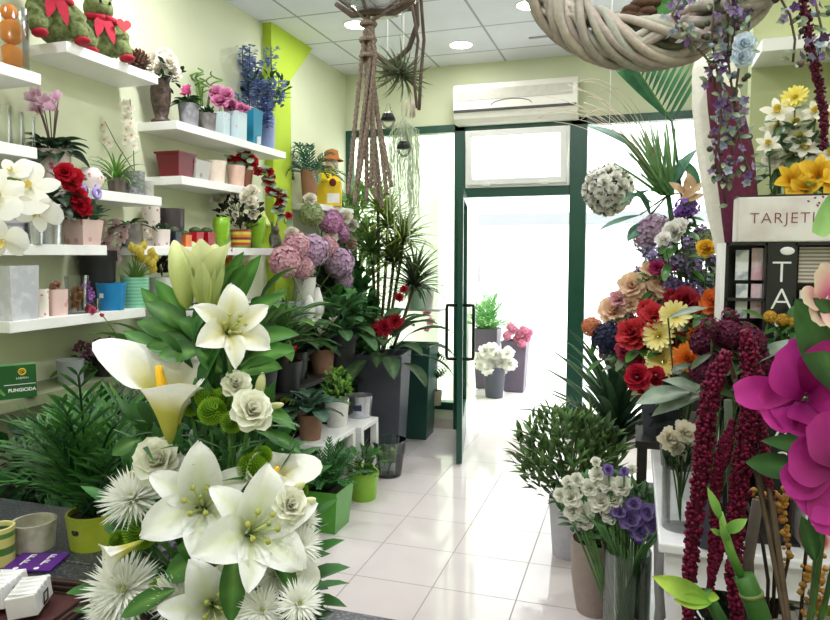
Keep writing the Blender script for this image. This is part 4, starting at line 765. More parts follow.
# floor pots
lg, lg2 = potm('#4f9a2c', .35), potm('#86b832', .4)
t, h, r = potted('potted_fern', 'feathery fern palm in a leaf green square pot on the tiles', V((-1.70, 3.56, 0)), 42, 42, lg, p_palm(40, .29, 16, .065, .011, .6, lin('#33683a'), lin('#5a9050'), (.1, 1.0)), sq=True, bot=.8)
t, h, r = potted('scalloped_pot', 'small plant in a lime pot with scalloped rim beside the fern', V((-1.67, 4.06, 0)), 32, 27, lg2, p_bush(60, (.12, .12, .08), (0, 0, .08), .09, .04, 'lance', G1, G2)); s = mpp(t.location)
m = M()
for i in range(14): a = 2 * pi * i / 14; petal(m, (r * .99 * cos(a), r * .99 * sin(a), h - .008), (0, 0, 1), (-cos(a), -sin(a), 0), .022, r * .46, -.1, 0, 'round', 3, 3, W3)
obj('scallop_edge', m, lg2, t); m = M(); tube(m, [(r * 1.02 * cos(a), .0, h + r * .5 * sin(a)) for a in [pi * i / 12 for i in range(13)]], .006, 6); obj('handle', m, lg2, t)
t, h, r = stand('clear_bucket', 'clear plastic bucket standing before the tall charcoal planter', 'bucket', V((-1.68, 4.56, 0)), 36, 36, glass('frosted_clear', (.9, .95, .93), .16), .74, soil=False, th=.003); m = M(); lathe(m, [(r * .98, h - .012), (r * 1.05, h - .01), (r * 1.05, h), (r * .98, h)], 26); obj('rim', m, glass('rim_clear', (.8, .85, .84), .3), t); obj('foliage', p_bush(16, (.07, .07, .05), (0, 0, .12), .08, .06, 'heart', G1, G3), LEAF, t)
# tall planters
def tallpot(lb, p, w, h, mat, rz):
    t = thing('tall_planter', lb, 'planter', p, rz); m = M(); a, b = w / 2, w / 2 * .76; pr = [(.002, 0), (b, 0), (a, h), (a - .02, h), (a - .03, h * .85), (.002, h * .85)]
    lathe(m, [(q * 1.414, z) for q, z in pr], 4, rot=pi / 4); o = obj('body', m, mat, t, smooth=False); bev(o, .006); s = M(); lathe(s, [((a - .03) * 1.414, h * .87), (.002, h * .88)], 4, rot=pi / 4); obj('soil', s, SOIL, t); return t
char = plain('charcoal_planter', '#4a4d57', .45, 0, .06); dgreen = plain('dark_green_planter', '#1f4a40', .4, 0, .08)
t = tallpot('tall square charcoal planter with dark pointed leaves', V((-1.86, 4.96, 0)), .37, .84, char, .12)
obj('foliage', p_broad(30, .3, .36, .13, lin('#1f3a2a'), lin('#4a6a42'), 'lance', (.1, 1.35), 1.0), LEAF, t, (0, 0, .72))
t = tallpot('tall square dark green planter behind the charcoal one near the door', V((-1.83, 5.66, 0)), .36, .82, dgreen, .05)
obj('foliage', p_strap(16, .2, .03, 1.1, lin('#2a3a2a'), lin('#4a5a3a'), (.4, 1.4)), LEAF, t, (0, 0, .7))
# plants in the window corner
t, h, r = potted('dracaena', 'tall dracaena with dark spiky crowns before the display window', V((-2.18, 5.55, .0)), 30, 50, bpot)
for (px, py, n, L, c0, c1) in ((378, 205, 80, .3, lin('#5a8a3a'), lin('#9fbf60')), (372, 250, 80, .34, lin('#3f6a35'), lin('#7fa055')), (415, 283, 110, .4, lin('#35452f'), lin('#5f6f4a')), (394, 258, 90, .36, lin('#4a5f32'), lin('#8a9a4f')), (388, 222, 80, .34, lin('#6a8a35'), lin('#b0bf55')), (404, 236, 80, .32, lin('#557a30'), lin('#9fb04a'))):
    q = at(px, py, Y=5.45) - V(t.location); m = M(); tube(m, arc((0, 0, h * .8), q, (.02, 0, 0)), .014, 7, lin('#6b5a44')); p_strap(n, L, .024, 1.1, c0, c1, (.1, 1.7), 0, None, .05)
    f = p_strap(n, L, .024, 1.1, c0, c1, (.1, 1.7), 0, None, .05); obj('crown', f, LEAF, t, q); obj('trunk', m, CRAFT, t)
t, h, r = potted('climbing_plant', 'tall climbing plant with pale green leaves in the window corner', V((-2.42, 5.72, .0)), 30, 50, bpot); m = M(); tube(m, [(0, 0, .2), (0, 0, 2.2)], .02, 7, lin('#5a4a38'))
p_bush(420, (.2, .2, .85), (0, 0, 1.4), .17, .06, 'lance', lin('#4f8040'), lin('#9fbf70'), .9, 0, m, (0, 0, 1.2)); obj('foliage', m, LEAF, t)
t, h, r = potted('ivy_plant', 'bushy dark ivy filling the corner below the climbing plant', V((-2.37, 5.3, .0)), 30, 50, bpot); m = p_bush(560, (.3, .26, .62), (.05, -.05, .95), .11, .085, 'heart', lin('#1f4a2a'), lin('#4f8a42'), .7, 10, None, (0, 0, .3)); obj('foliage', m, LEAF, t)
t, h, r = potted('poinsettia', 'leafy green plant with red poinsettia bracts behind the charcoal planter', V((-2.3, 4.95, 0)), 30, 50, bpot, None)
obj('foliage', p_bush(380, (.26, .24, .42), (.12, -.1, .9), .12, .07, 'oval', lin('#26502e'), lin('#5f9a48'), .6, 10, None, (0, 0, .4)), LEAF, t); s2 = sp_at(t, [(384, 328, 11), (395, 322, 9), (376, 331, 8), (404, 290, 5), (399, 298, 6)], Y=4.75); blooms(t, 'dahlia', ('#8a1424', '#b02034', '#6a0a18'), s2)
t, h, r = stand('mint_cup', 'mint green cup of dried heads on the window ledge behind dracaena', 'cup', V((-1.85, 5.82, 1.12)), 24, 24, potm('#bfe6d0'), .8); bpx = t.location
o = obj('display_shelf', box(M(), (-.5, -.09, -.02), (.22, .09, 0)), whm, None, V((-1.85, 5.85, 1.12)), smooth=False); tag(o, 'thin white ledge across the display window behind the dracaena', 'shelf')
t, h, r = stand('pink_orchid', 'pink and white orchid pot low in the display window beside the door', 'potted plant', V((-1.75, 5.83, .262)), 16, 18, wpot, .8); t.location = V((-1.78, 5.84, 1.12))
s2 = sp_at(t, [(426, 314, 5), (430, 322, 5), (427, 330, 4)], Y=5.82); blooms(t, 'floret5', ('#c86a8a', '#e6a8bc', '#f0e0d0'), s2)
o = thing('round_topiary', 'dark green round topiary ball on a small stone pot in the display window', 'potted plant', V((-1.68, 5.82, .252))); pot(o, .13, .055, .045, potm('#b5aa98'), True); m = M(); tube(m, [(0, 0, .1), (0, 0, .3)], .008, 6, lin('#5a4a38')); 
for q in fib(260): petal(m, V((0, 0, .36)) + q * .09, q, (0, 0, 1), .035, .02, .3, .2, 'oval', 2, 2, jit(G4), jit(G1))
obj('foliage', m, LEAF, o)
# ------------------------------------------------------------------ outside the door
bkt = plain('charcoal_bucket', '#3b3c48', .5)
t, h, r = stand('flower_bucket', 'charcoal bucket of white roses standing outside the open door', 'bucket', V((-1.48, 7.5, 0)), 23, 31, bkt, .75); s = mpp(t.location)
s2 = [(V((dx * s, -.03 + rr(-.08, .08), h + dz * s)), V((rr(-.3, .3), -.7, .6)), 7 * s) for dx, dz in ((-14, 8), (-8, 15), (-3, 4), (3, 13), (8, 4), (13, 9), (16, 2), (-12, 0), (6, -3), (0, 18), (-5, -2), (14, 14))]; blooms(t, 'carnation', ('#eeeadc', '#fbfaf4'), s2)
t = tallpot('tall dark planter of pink geraniums outside the open door', V((-1.32, 7.95, 0)), .3, .6, plain('plum_planter', '#5a4f60', .5), 0); s = mpp(t.location)
s2 = [(V((dx * s, -.12 + rr(-.05, .05), .62 + dz * s)), V((rr(-.3, .3), -.7, .6)), 5 * s) for dx, dz in ((-6, 4), (0, 9), (6, 5), (10, 10), (12, 2), (3, 0), (-3, 12), (8, -3), (14, 7))]; blooms(t, 'hydrangea', ('#b83a68', '#e090ac', '#e8c0cc'), s2)
t = tallpot('tall dark planter of feathery green palm outside the open door', V((-1.68, 8.05, 0)), .3, .72, MATS['plum_planter'], 0); obj('foliage', p_palm(22, .5, 14, .14, .02, .8, lin('#4f8a4a'), lin('#86b872'), (.1, 1.2)), LEAF, t, (0, 0, .65))
# ------------------------------------------------------------------ hanging things
YM = 2.4; k = mpp(at(372, 100, Y=YM)); rope = pattern('jute_rope', '#97867a', '#74655a', 'noise', 120, .9, .4, .6); 
top = at(374, -6, Y=YM); t = thing('rope_plant_hanger', 'brown knotted rope plant hanger with long fringe and glass bowl', 'plant hanger', top)
o = V(top); m = M()
def tw(pts, n=3, r=.0042, amp=.006, step=.012, ph0=0):
    """n plies twisted round a path"""
    pts = [V(p) for p in pts]; L = [0]
    for a, b in zip(pts, pts[1:]): L.append(L[-1] + (b - a).length)
    N = max(8, int(L[-1] / step)); out = []
    for q in range(n):
        pl = []
        for i in range(N + 1):
            d = L[-1] * i / N; j = max(x for x in range(len(L) - 1) if L[x] <= d + 1e-9); u = (d - L[j]) / max(1e-9, L[j + 1] - L[j]); p = pts[j].lerp(pts[j + 1], u); a = d * 90 + 2 * pi * q / n + ph0
            pl.append(p + V((cos(a) * amp, sin(a) * amp, 0)))
        tube(m, pl, r, 5, W3)
kn = at(370, 22, Y=YM) - o
for i in range(9):
    dx = (i % 3 - 1) * .013; dy = (i // 3 - 1) * .012; a = kn + V((dx * .7, dy * .7, -.0)); b = at(366 + rr(-3, 5) + (i % 3) * 3, 58, Y=YM) - o + V((0, dy, 0)); c = at(352 + i * 4.6 + rr(-1, 1), 190 + rr(-12, 18), Y=YM) - o + V((0, dy * 2.2, 0)); mid = b.lerp(c, .5) + V((rr(-.01, .01), 0, 0))
    tw([a, b, mid, c], 3, .0047, .0052, .014, i)
obj('fringe', m, rope, t)
for z in (24, 40, 56): m = M(); tube(m, [at(368, z, Y=YM) - o + V((.026 * cos(a), .026 * sin(a), rr(-.003, .003))) for a in [2 * pi * i / 14 for i in range(15)]], .009, 6); obj('knot_wrap', m, rope, t)
m = M()
for dx in (-40, -12, 26, 50): tw([kn, at(374 + dx, -4, Y=YM) - o + V((0, rr(-.05, .05), 0)), at(376 + dx * .3, -140, Y=YM) - o], 3, .004, .005, .02)
obj('suspension', m, rope, t)
tw_r = 44 * k; cb = at(378, -18, Y=YM) - o; m = M(); lathe(m, [(.001, -.11), (tw_r * .6, -.1), (tw_r * .95, -.05), (tw_r, 0), (tw_r * .97, 0), (tw_r * .92, -.05), (tw_r * .55, -.093), (.001, -.1)], 28, o=cb); obj('bowl', m, GLASS, t); m = M(); tube(m, [at(336, 4, Y=YM) - o, at(352, 15, Y=YM) - o, at(372, 12, Y=YM) - o, at(396, 12, Y=YM) - o, at(412, 0, Y=YM) - o, at(420, -16, Y=YM) - o], [.009, .012, .014, .012, .014, .01], 7); obj('driftwood', m, plain('driftwood', '#6a5a52', .85, 0, .25, 40, .4), t)
# driftwood loop with air plant
top = at(412, -30, Y=2.6); o = V(top); t = thing('air_plant_hanger', 'looped driftwood hanger carrying a spiky grey green air plant', 'plant hanger', top); m = M()
L = [(412, -60), (416, -10), (417, 25), (409, 48), (397, 60), (386, 63), (376, 55), (370, 40)]; tube(m, [at(x, y, Y=2.6) - o for x, y in L], [.008, .009, .011, .011, .011, .011, .009, .006], 7); tube(m, [at(x, y, Y=2.62) - o for x, y in ((421, -60), (421, 0), (424, 40), (421, 75), (419, 110))], .007, 6); tube(m, [at(x, y, Y=2.58) - o for x, y in ((411, 0), (418, 40), (414, 80), (417, 108))], .006, 6); obj('driftwood', m, MATS['driftwood'], t)
q = at(402, 74, Y=2.58) - o; f = p_strap(60, .13, .010, 1.2, lin('#4a5540'), lin('#8a9472'), (.2, 2.4), 0, None, .03); obj('air_plant', f, LEAF, t, q, facing((.75, -.3, -.5)))
f = p_strap(26, .08, .009, 1.2, lin('#5a4a38'), lin('#74805a'), (.2, 2.4), 0, None, .03); obj('air_plant', f, LEAF, t, at(388, 72, Y=2.58) - o, facing((-.5, -.4, -.2)))
obj('wood_tag', box(M(), (-.03, -.005, -.05), (.03, .005, .05)), MATS['driftwood'], t, at(407, -2, Y=2.6) - o, smooth=False)
m = M()
for i in range(14): a = at(409 + rr(-6, 8), 100, Y=2.6) - o; tube(m, [a, a + V((rr(-.01, .01), rr(-.02, .02), -.05 - rr(0, .02)))], .003, 4, lin('#d8cdbd'))
obj('cotton_tassel', m, CRAFT, t)
for px, py, lb, Y in ((388, 118, 'upper dark topped glass drop hanging by the rope fringe', 3.4), (404, 146, 'black and clear glass bird feeder drop hanging beyond the rope fringe', 3.6)):
    p = at(px, py, Y=Y); s = mpp(p); t = thing('glass_ornament', lb, 'ornament', p); m = M(); lathe(m, [(.001, -12 * s), (6 * s, -9 * s), (8 * s, -2 * s), (5 * s, 5 * s), (1.5 * s, 14 * s), (.001, 15 * s)], 16); obj('body', m, GLASS, t); m = M(); lathe(m, [(.001, -3 * s), (7.6 * s, -2.6 * s), (5.4 * s, 4 * s), (.001, 4.6 * s)], 16); obj('cap', m, blk, t); m = M(); tube(m, [(0, 0, 14 * s), (0, 0, ZC - p.z)], .0015, 4); obj('cord', m, MATS['white_card'], t)
p = at(402, 172, Y=4.2); t = thing('hanging_moss', 'pale wispy moss hanging down in the display window', 'hanging plant', V((p.x, p.y, ZC))); m = M(); tube(m, [(0, 0, 0), (0, 0, p.z + .35 - ZC)], .002, 4, lin('#c8c8b0'))
for i in range(90):
    x, y = rr(-.09, .12), rr(-.07, .07); z = p.z + .35 - ZC + rr(-.1, 0); L_ = rr(.2, .75); pts = [V((x * .3, y * .3, z))]
    for j in range(1, 7): pts.append(V((x + rr(-.012, .012), y + rr(-.012, .012), z - L_ * j / 6)))
    tube(m, pts, .0022, 3, jit(lin('#b5c4a0')), lin('#dfe6d0'))
obj('moss', m, LEAF, t)
# ================================================================== COUNTER AND THE WHITE LILY ARRANGEMENT
gran, nt, b = newmat('granite_counter'); tc = node(nt, 'ShaderNodeTexCoord'); n = node(nt, 'ShaderNodeTexNoise', Scale=140.0, Detail=6.0); nt.links.new(tc.outputs['Object'], n.inputs['Vector'])
r_ = ramp(nt, [(.42, '#24262b'), (.55, '#3b3e45'), (.66, '#6a6e75')]); nt.links.new(n.outputs[0], r_.inputs[0]); nt.links.new(r_.outputs[0], b.inputs['Base Color']); b.inputs['Roughness'].default_value = .3
ZK = .9
t = thing('shop_counter', 'dark speckled stone counter with the white lily arrangement on it', 'counter', (-.8, .8, 0))
m = M(); box(m, (-1.5, -.38, ZK - .04), (1.5, .39, ZK)); box(m, (-1.5, .39, ZK - .04), (-.25, .66, ZK)); o = obj('worktop', m, gran, t, smooth=False); bev(o, .006)
m = M(); box(m, (-1.45, -.3, 0), (1.45, .3, ZK - .04)); box(m, (-1.45, .3, 0), (-.32, .58, ZK - .04)); obj('cabinet', m, plain('counter_front', '#4a4440', .6), t, smooth=False)
BV = V((-.63, .9, ZK)); t = thing('lily_arrangement', 'big arrangement of white lilies, callas and roses on the counter', 'flower arrangement', BV); TO = V(t.location)
m = M(); lathe(m, [(.001, 0), (.085, 0), (.09, .02), (.105, .1), (.11, .14), (.10, .14), (.095, .1), (.08, .03), (.001, .03)], 28); obj('bowl', m, pattern('wicker_bowl', '#4a3a30', '#2a211b', 'grid', 60, .8, .3, .7), t)
def tocam(p): return (CC - V(p)).normalized()
def F(px, py, Y, kind, cols, rpx, a=0, b=0, roll=0, name=None):
    """a bloom seen at px,py in the room plane Y, turned a to the side and b upwards from the viewer"""
    p = at(px, py, Y=Y); ax = tocam(p) + CR * a + V((0, 0, 1)) * b
    return obj(name or kind, head(kind, *cols), PETAL, t, p - TO, facing(ax, roll), rpx * mpp(p)), p, ax.normalized()
stems = []
LC = ('#f1f3f0', '#fafafb', '#dbe4a8')
def lily(px, py, Y, r, a, b, roll, LC=LC):
    o, p, ax = F(px, py, Y, 'lily', LC, r, a, b, roll, 'lily'); m = M()
    for k in range(6):
        q = 2 * pi * k / 6 + .5; d = V((.22 * cos(q), .22 * sin(q), .62)); tube(m, [(0, 0, -.2), d * .5 + V((0, 0, -.05)), d], .014, 5, lin('#c9d68a')); blob(m, d, (.05, .05, .022), lin('#b9bc62'), 6, 4)
    tube(m, [(0, 0, -.2), (.02, 0, .3), (.04, 0, .78)], .02, 5, lin('#d5de9a')); blob(m, (.04, 0, .8), .04, lin('#9aac5a'), 6, 4)
    obj('stamen', m, PETAL, o); stems.append((p, ax))
lily(229, 330, .885, 45, .25, .25, .45, ('#f0efdc', '#fafafa', '#cfc63a')); lily(203, 506, .86, 62, -.1, .15, .5); lily(252, 532, .82, 66, .3, .15, .2); lily(214, 606, .82, 58, .1, -.1, .9)
BC = ('#b7c66a', '#e9eeb4')
def bud(px0, py0, px1, py1, Y, w=1.0, cols=BC, kind='bud', name='lily_bud'):
    a, b_ = at(px0, py0, Y=Y), at(px1, py1, Y=Y); L = (b_ - a).length; o = obj(name, head(kind, *cols), PETAL, t, a - TO, facing(b_ - a, .3), (L * w, L * w, L)); stems.append((a, (b_ - a).normalized())); return o
bud(187, 309, 174, 240, .95, 1.0); bud(206, 314, 208, 240, .94, .85, ('#a9bd58', '#f0f1c4', '#8fae4a'), 'lilyup'); bud(213, 310, 219, 262, .97, .7)
CA = ('#fbfaf2', '#d6d468', '#6f8f2c')
def calla(px0, py0, px1, py1, Y0, Y1, tipx, tipy, sc=1.0):
    """stem end, centre of the mouth, direction of the drawn-out tip"""
    a, b_ = at(px0, py0, Y=Y0), at(px1, py1, Y=Y1); Z = (b_ - a).normalized(); L = (b_ - a).length; X = (at(tipx, tipy, Y=Y1) - b_); X = (X - Z * X.dot(Z)).normalized(); Yv = Z.cross(X)
    o = obj('calla', head('calla', *CA), PETAL, t, a - TO, Matrix((X, Yv, Z)).transposed().to_quaternion(), L * 1.15 * sc); m = M(); tube(m, [(0, 0, .15), (.02, 0, .5), (.04, 0, .82)], [.045, .06, .03], 8, lin('#e8b423')); obj('spadix', m, CRAFT, o); stems.append((a, Z))
calla(174, 452, 162, 366, .92, .885, 114, 356, 1.05); calla(256, 508, 277, 462, .9, .88, 302, 438, .95); calla(270, 558, 298, 566, .88, .84, 328, 584, .82); calla(144, 540, 102, 561, .82, .78, 70, 590, 1.0)
RC = ('#e4e8c4', '#fbfaf0')
for px, py, Y, r, a, b_ in ((236, 386, .9, 15, .1, .5), (251, 412, .87, 21, .25, .35), (160, 463, .9, 24, -.25, .35), (289, 506, .84, 18, .4, .2), (275, 490, .88, 15, .3, .3), (228, 575, .86, 12, .2, .6)):
    o, p, ax = F(px, py, Y, 'rose', RC, r, a, b_, rr(0, 6)); stems.append((p, ax))
SC = ('#f0f2e8', '#fdfdfb', '#c9d67a')
for px, py, Y, r, a, b_ in ((133, 499, .87, 34, -.5, .9), (124, 590, .82, 40, -.35, .2), (262, 610, .79, 24, .1, .3), (299, 604, .79, 25, .3, .3), (300, 545, .84, 24, .6, .3), (275, 575, .84, 26, .2, .2), (180, 598, .82, 30, -.1, .2), (112, 612, .8, 26, -.4, -.1), (303, 520, .86, 18, .7, .1)):
    o, p, ax = F(px, py, Y, 'spider', SC, r, a, b_, rr(0, 6), 'spider_mum'); stems.append((p, ax))
PC = ('#6a9c1c', '#a8d040')
for px, py, Y, r in ((212, 411, .88, 15), (232, 422, .87, 12), (206, 397, .91, 12), (191, 407, .92, 10), (221, 398, .92, 11), (252, 468, .88, 16), (262, 456, .9, 11), (238, 478, .9, 12), (141, 532, .86, 18), (160, 517, .88, 12), (117, 540, .86, 10), (160, 588, .83, 12), (182, 525, .9, 12), (130, 548, .87, 12), (290, 547, .85, 11), (300, 490, .92, 9)):
    o, p, ax = F(px, py, Y, 'pompon', PC, r, rr(-.3, .3), rr(0, .5), rr(0, 6), 'green_mum'); stems.append((p, ax))
YB_ = ('#c7cf7a', '#f0f0c8')
for a in ((292, 492, 305, 482, .86, 1.3), (296, 506, 316, 499, .86, 1.3), (258, 400, 263, 372, .92, 1.0), (266, 407, 284, 404, .92, 1.0), (170, 600, 158, 578, .82, 1.3), (212, 590, 217, 566, .84, 1.0), (140, 470, 122, 480, .9, 1)): bud(*a, cols=YB_, name='flower_bud')
# greenery: explicit leaves, then filler
m = M(); LG0, LG1 = lin('#24521f'), lin('#467a34')
def lf(px0, py0, px1, py1, Y, w, c0=LG0, c1=LG1, dy=-.03, bend=.5):
    a, b_ = at(px0, py0, Y=Y), at(px1, py1, Y=Y + dy); d = b_ - a; petal(m, a - TO, d, tocam(a) + V((0, 0, .7)), d.length * 1.1, w * mpp(a), bend, .25, 'lance', 8, 4, jit(c0), jit(c1), .015, 1.3, lin('#7fae5a'))
for a in ((190, 330, 150, 300, .95, 22), (188, 340, 140, 318, .95, 26), (192, 345, 148, 342, .94, 28), (185, 325, 160, 282, .98, 20), (200, 352, 160, 352, .92, 26), (205, 330, 235, 270, 1.0, 24), (225, 320, 250, 262, 1.02, 22), (232, 330, 272, 292, 1.0, 20), (240, 345, 286, 328, .99, 24), (240, 365, 282, 345, .97, 28), (238, 372, 272, 362, .95, 26), (250, 345, 262, 300, 1.03, 20), (195, 330, 205, 300, .98, 18), (212, 345, 182, 318, .96, 22), (222, 372, 200, 350, .94, 22), (236, 545, 230, 622, .8, 26), (205, 560, 165, 574, .84, 32), (175, 590, 118, 612, .8, 22), (176, 480, 158, 440, .93, 20), (215, 560, 182, 545, .86, 30), (250, 400, 290, 420, .94, 18), (140, 440, 112, 452, .95, 18), (262, 430, 296, 445, .95, 16), (165, 360, 128, 330, 1.0, 20), (170, 330, 146, 290, 1.02, 18), (222, 300, 236, 258, 1.03, 18), (210, 300, 226, 268, 1.0, 16), (270, 545, 296, 588, .84, 18)): lf(*a)
for i in range(300):
    py = rr(340, 640); hw = 34 + (py - 340) * .29; px = min(296, 212 + rr(-1, 1) * hw * (1.05 if py > 420 else .9)); Y = rr(.9, 1.06); p = at(px, py, Y=Y); d = (p - (BV + V((0, 0, .12)))).normalized() + V((rr(-.5, .5), rr(-.5, .3), rr(-.3, .5)))
    petal(m, p - TO, d, V((0, -.4, 1)), rr(.05, .1), rr(.016, .035), rr(.2, .9), .25, 'lance', 5, 2, jit(lin('#22481f'), .3), jit(lin('#3f7434'), .3))
for i in range(160):
    py = rr(420, 640); px = 214 + rr(-1, 1) * 86; p = at(px, py, Y=rr(.86, 1.0)); petal(m, p - TO, V((rr(-1, 1), rr(-1, .2), rr(-.2, 1))), (0, -.4, 1), rr(.03, .06), .008, .4, .2, 'needle', 2, 1, jit(lin('#2a5230')), jit(lin('#5a8a50')))
for p, ax in stems: tube(m, arc(V((rr(-.04, .04), rr(-.04, .04), .1)), p - TO - V(ax) * .012, (0, .02, 0), 6), .0035, 5, lin('#4f7a3a'))
obj('greenery', m, LEAF, t)
# ------------------------------------------------------------------ at the counter end
lp_ = V((-1.235, 1.285, ZK)); yg = pattern('yellow_green_glaze', '#aab838', '#98a62e', 'noise', 14, .35, .4, .6)
t, h, r = stand('parlor_palm', 'feathery parlor palm in a yellow green pot at the counter end', 'potted plant', lp_, 50, 34, yg, .88); s = mpp(lp_)
o = obj('emblem', lathe(M(), [(.011, -.001), (.001, .001)], 14), dark, t, V((.0, -r * .95, h * .62)), facing((0, -1, 0)))
m = M()
for i in range(50):
    px, py = rr(-6, 168), rr(352, 500); py = max(py, 412 + rr(0, 30)) if px < 52 else py; tip = at(px, py, Y=rr(1.12, 1.6)) - lp_; d = tip - V((0, 0, h)); p_frond(m, V((rr(-.02, .02), rr(-.02, .02), h * .85)), (d + V((0, 0, .12))).normalized(), d.length * 1.05, 10, .105, .0095, .5, jit(lin('#1c4520'), .25), jit(lin('#467c34'), .35), 1.05)
obj('foliage', m, LEAF, t)
t, h, r = stand('cream_pot', 'empty cream oval pot at the counter end beside the palm pot', 'pot', V((-1.355, 1.225, ZK)), 42, 28, pattern('cream_speckle', '#cfcbb8', '#b9b5a2', 'noise', 40, .5, .4, .6), .85, soil=False)
cupm, nt, b = newmat('green_stripe_cup'); tc = node(nt, 'ShaderNodeTexCoord'); sx_ = node(nt, 'ShaderNodeSeparateXYZ'); nt.links.new(tc.outputs['Generated'], sx_.inputs[0]); q = ramp(nt, [(0, '#d6d07c'), (.3, '#4f7a3a'), (.5, '#d6d07c'), (.75, '#5f8a42'), (.88, '#e0da90')], 'CONSTANT'); nt.links.new(sx_.outputs[2], q.inputs[0]); nt.links.new(q.outputs[0], b.inputs['Base Color']); b.inputs['Roughness'].default_value = .35
t, h, r = stand('striped_cup', 'yellow and green striped cup standing beside the purple leaflet', 'cup', V((at(0, 563, Z=ZK).x, at(0, 563, Z=ZK).y, ZK)), 30, 38, cupm, .88)
# purple leaflet
p = at(36, 563, Z=ZK + .002); t = thing('leaflet', 'purple leaflet with white letters lying behind the card tray', 'leaflet', p, .32); obj('sheet', box(M(), (-.055, -.045, 0), (.055, .045, .004)), plain('purple_card', '#5a1f86', .5), t, smooth=False)
for i, x in enumerate((-.022, .024)):
    for j, y in enumerate((.02, -.008)): lettering('lettering', 'F', .034, MATS['white_card'], t, (x, y, .0048), 0, 0, 0)
    m = M(); lathe(m, [(.006, 0), (.001, .0006)], 12); obj('dot', m, MATS['white_card'], t, (x - .004, -.035, .0045))
# tray with boxes of cards
p = V((-1.12, .955, ZK)); t = thing('wicker_tray', 'dark wicker tray holding white boxes of cards', 'tray', p, .12); wk = pattern('dark_wicker', '#5a4334', '#2e2119', 'grid', 55, .8, .3, .7)
obj('base', box(M(), (-.15, -.11, .002), (.12, .10, .008)), plain('tray_lining', '#4a2420', .8), t, smooth=False); m = M()
for zz in (.008, .02, .032): tube(m, [(-.15, -.11, zz), (.12, -.11, zz), (.12, .10, zz), (-.15, .10, zz), (-.15, -.11, zz)], .0075, 7)
obj('rim', m, wk, t)
wc = plain('white_box_card', '#efedf0', .5, 0, .02)
for x, y, rz, lb in ((at(4, 594, Z=ZK + .03).x - p.x, at(4, 594, Z=ZK + .03).y - p.y, .3, 'white card box in the wicker tray beside the striped cup'), (at(31, 601, Z=ZK + .03).x - p.x, at(31, 601, Z=ZK + .03).y - p.y, .5, 'white card box with small framed print in the wicker tray')):
    q = p + V((x, y, .012)); b_ = thing('card_box', lb, 'card box', q, rz); o = obj('body', box(M(), (-.027, -.043, 0), (.027, .043, .042)), wc, b_, smooth=False); o.rotation_euler = (.0, -.12, 0); o.location = (0, 0, .006); bev(o, .002)
    for i in range(5): obj('card', box(M(), (-.026, -.04 + i * .018, .042), (.026, -.038 + i * .018, .046)), MATS['white_card'], b_, (0, 0, .006), smooth=False)
    fr = M(); framem(fr, -.012, .012, .008, .032, .003, .0265, .0282); obj('print', fr, dark, b_, (0, 0, .006), Quaternion((0, 0, 1), -pi / 2), smooth=False)
# green carton on the low ledge
p = V((-2.40, at(14, 402, X=-2.40).y, SZ['A5'])); t = thing('plant_carton', 'green carton marked FUNGICIDA with a yellow emblem behind the palm', 'carton', p, .95); gw = .13; o = obj('body', box(M(), (-gw, -.03, 0), (gw * .62, .03, .135)), plain('carton_green', '#1f5a28', .4, 0, .05), t, smooth=False)
obj('top_flap', box(M(), (-gw, -.03, .1352), (gw * .62, .03, .138)), plain('carton_pale', '#6f9a62', .4), t, smooth=False)
wt = MATS['white_card']; lettering('lettering', 'FUNGICIDA', .0185, wt, t, (.028, -.0308, .034), 0, .0006); lettering('lettering', 'LABPRIN', .0115, wt, t, (.03, -.0308, .082)); obj('rule', box(M(), (-.035, -.0312, .056), (.078, -.03, .0585)), wt, t, smooth=False)
m = M(); tube(m, [(.012 * cos(a), -.0305, .012 * sin(a)) for a in [2 * pi * i / 20 for i in range(21)]], .0035, 6); tube(m, [(.005 * cos(a), -.0305, .005 * sin(a)) for a in [2 * pi * i / 12 for i in range(10)]], .002, 5); obj('emblem', m, plain('emblem_yellow', '#d8b02a', .4), t, (.03, 0, .108))
# more leaves behind the palm and under the lowest shelf
t, h, r = stand('pale_vase', 'grey glass vase half hidden by palm leaves on the low ledge', 'vase', V((-2.42, 2.42, SZ['A5'])), 26, 24, potm('#8f9494', .3), .85, soil=False)
t, h, r = stand('heather_pot', 'dark pot of dusty purple blossom behind the calla lily', 'potted plant', V((-2.42, 2.66, SZ['A5'])), 34, 20, bpot, .85); s2 = [(V((rr(-.12, .12), rr(-.12, .08), h + rr(.0, .06))), V((.1, -.7, .6)), .028) for _ in range(22)]; blooms(t, 'floret5', ('#5a3048', '#8a5a74', '#c8a0b0'), s2); obj('foliage', p_bush(60, (.14, .14, .05), (0, 0, h), .06, .03, 'lance', lin('#2a2428'), G4), LEAF, t)
t, h, r = potted('anthurium_plant', 'green heart leafed plant with a small red bract under the lowest shelf', V((-2.28, 2.86, .62)), 34, 40, bpot, p_broad(16, .4, .2, .13, G1, lin('#6f9a4a'), 'heart', (.1, 1.0), .8)); s2 = sp_at(t, [(103, 316, 5)], X=-2.25); blooms(t, 'tulip', ('#c83a4a', '#e86a78'), s2, 'bract'); flower_stems(t, s2, (0, 0, h))
st_ = thing('low_table', 'low dark table below the lowest shelves, hidden by plants', 'table', (XL, 2.0, 0)); obj('top', box(M(), (.02, -.2, .58), (.5, .95, .62)), dark, st_, smooth=False)
for x in (.04, .43):
    for y in (-.17, .88): obj('leg', box(M(), (x, y, 0), (x + .04, y + .04, .58)), dark, st_, smooth=False)
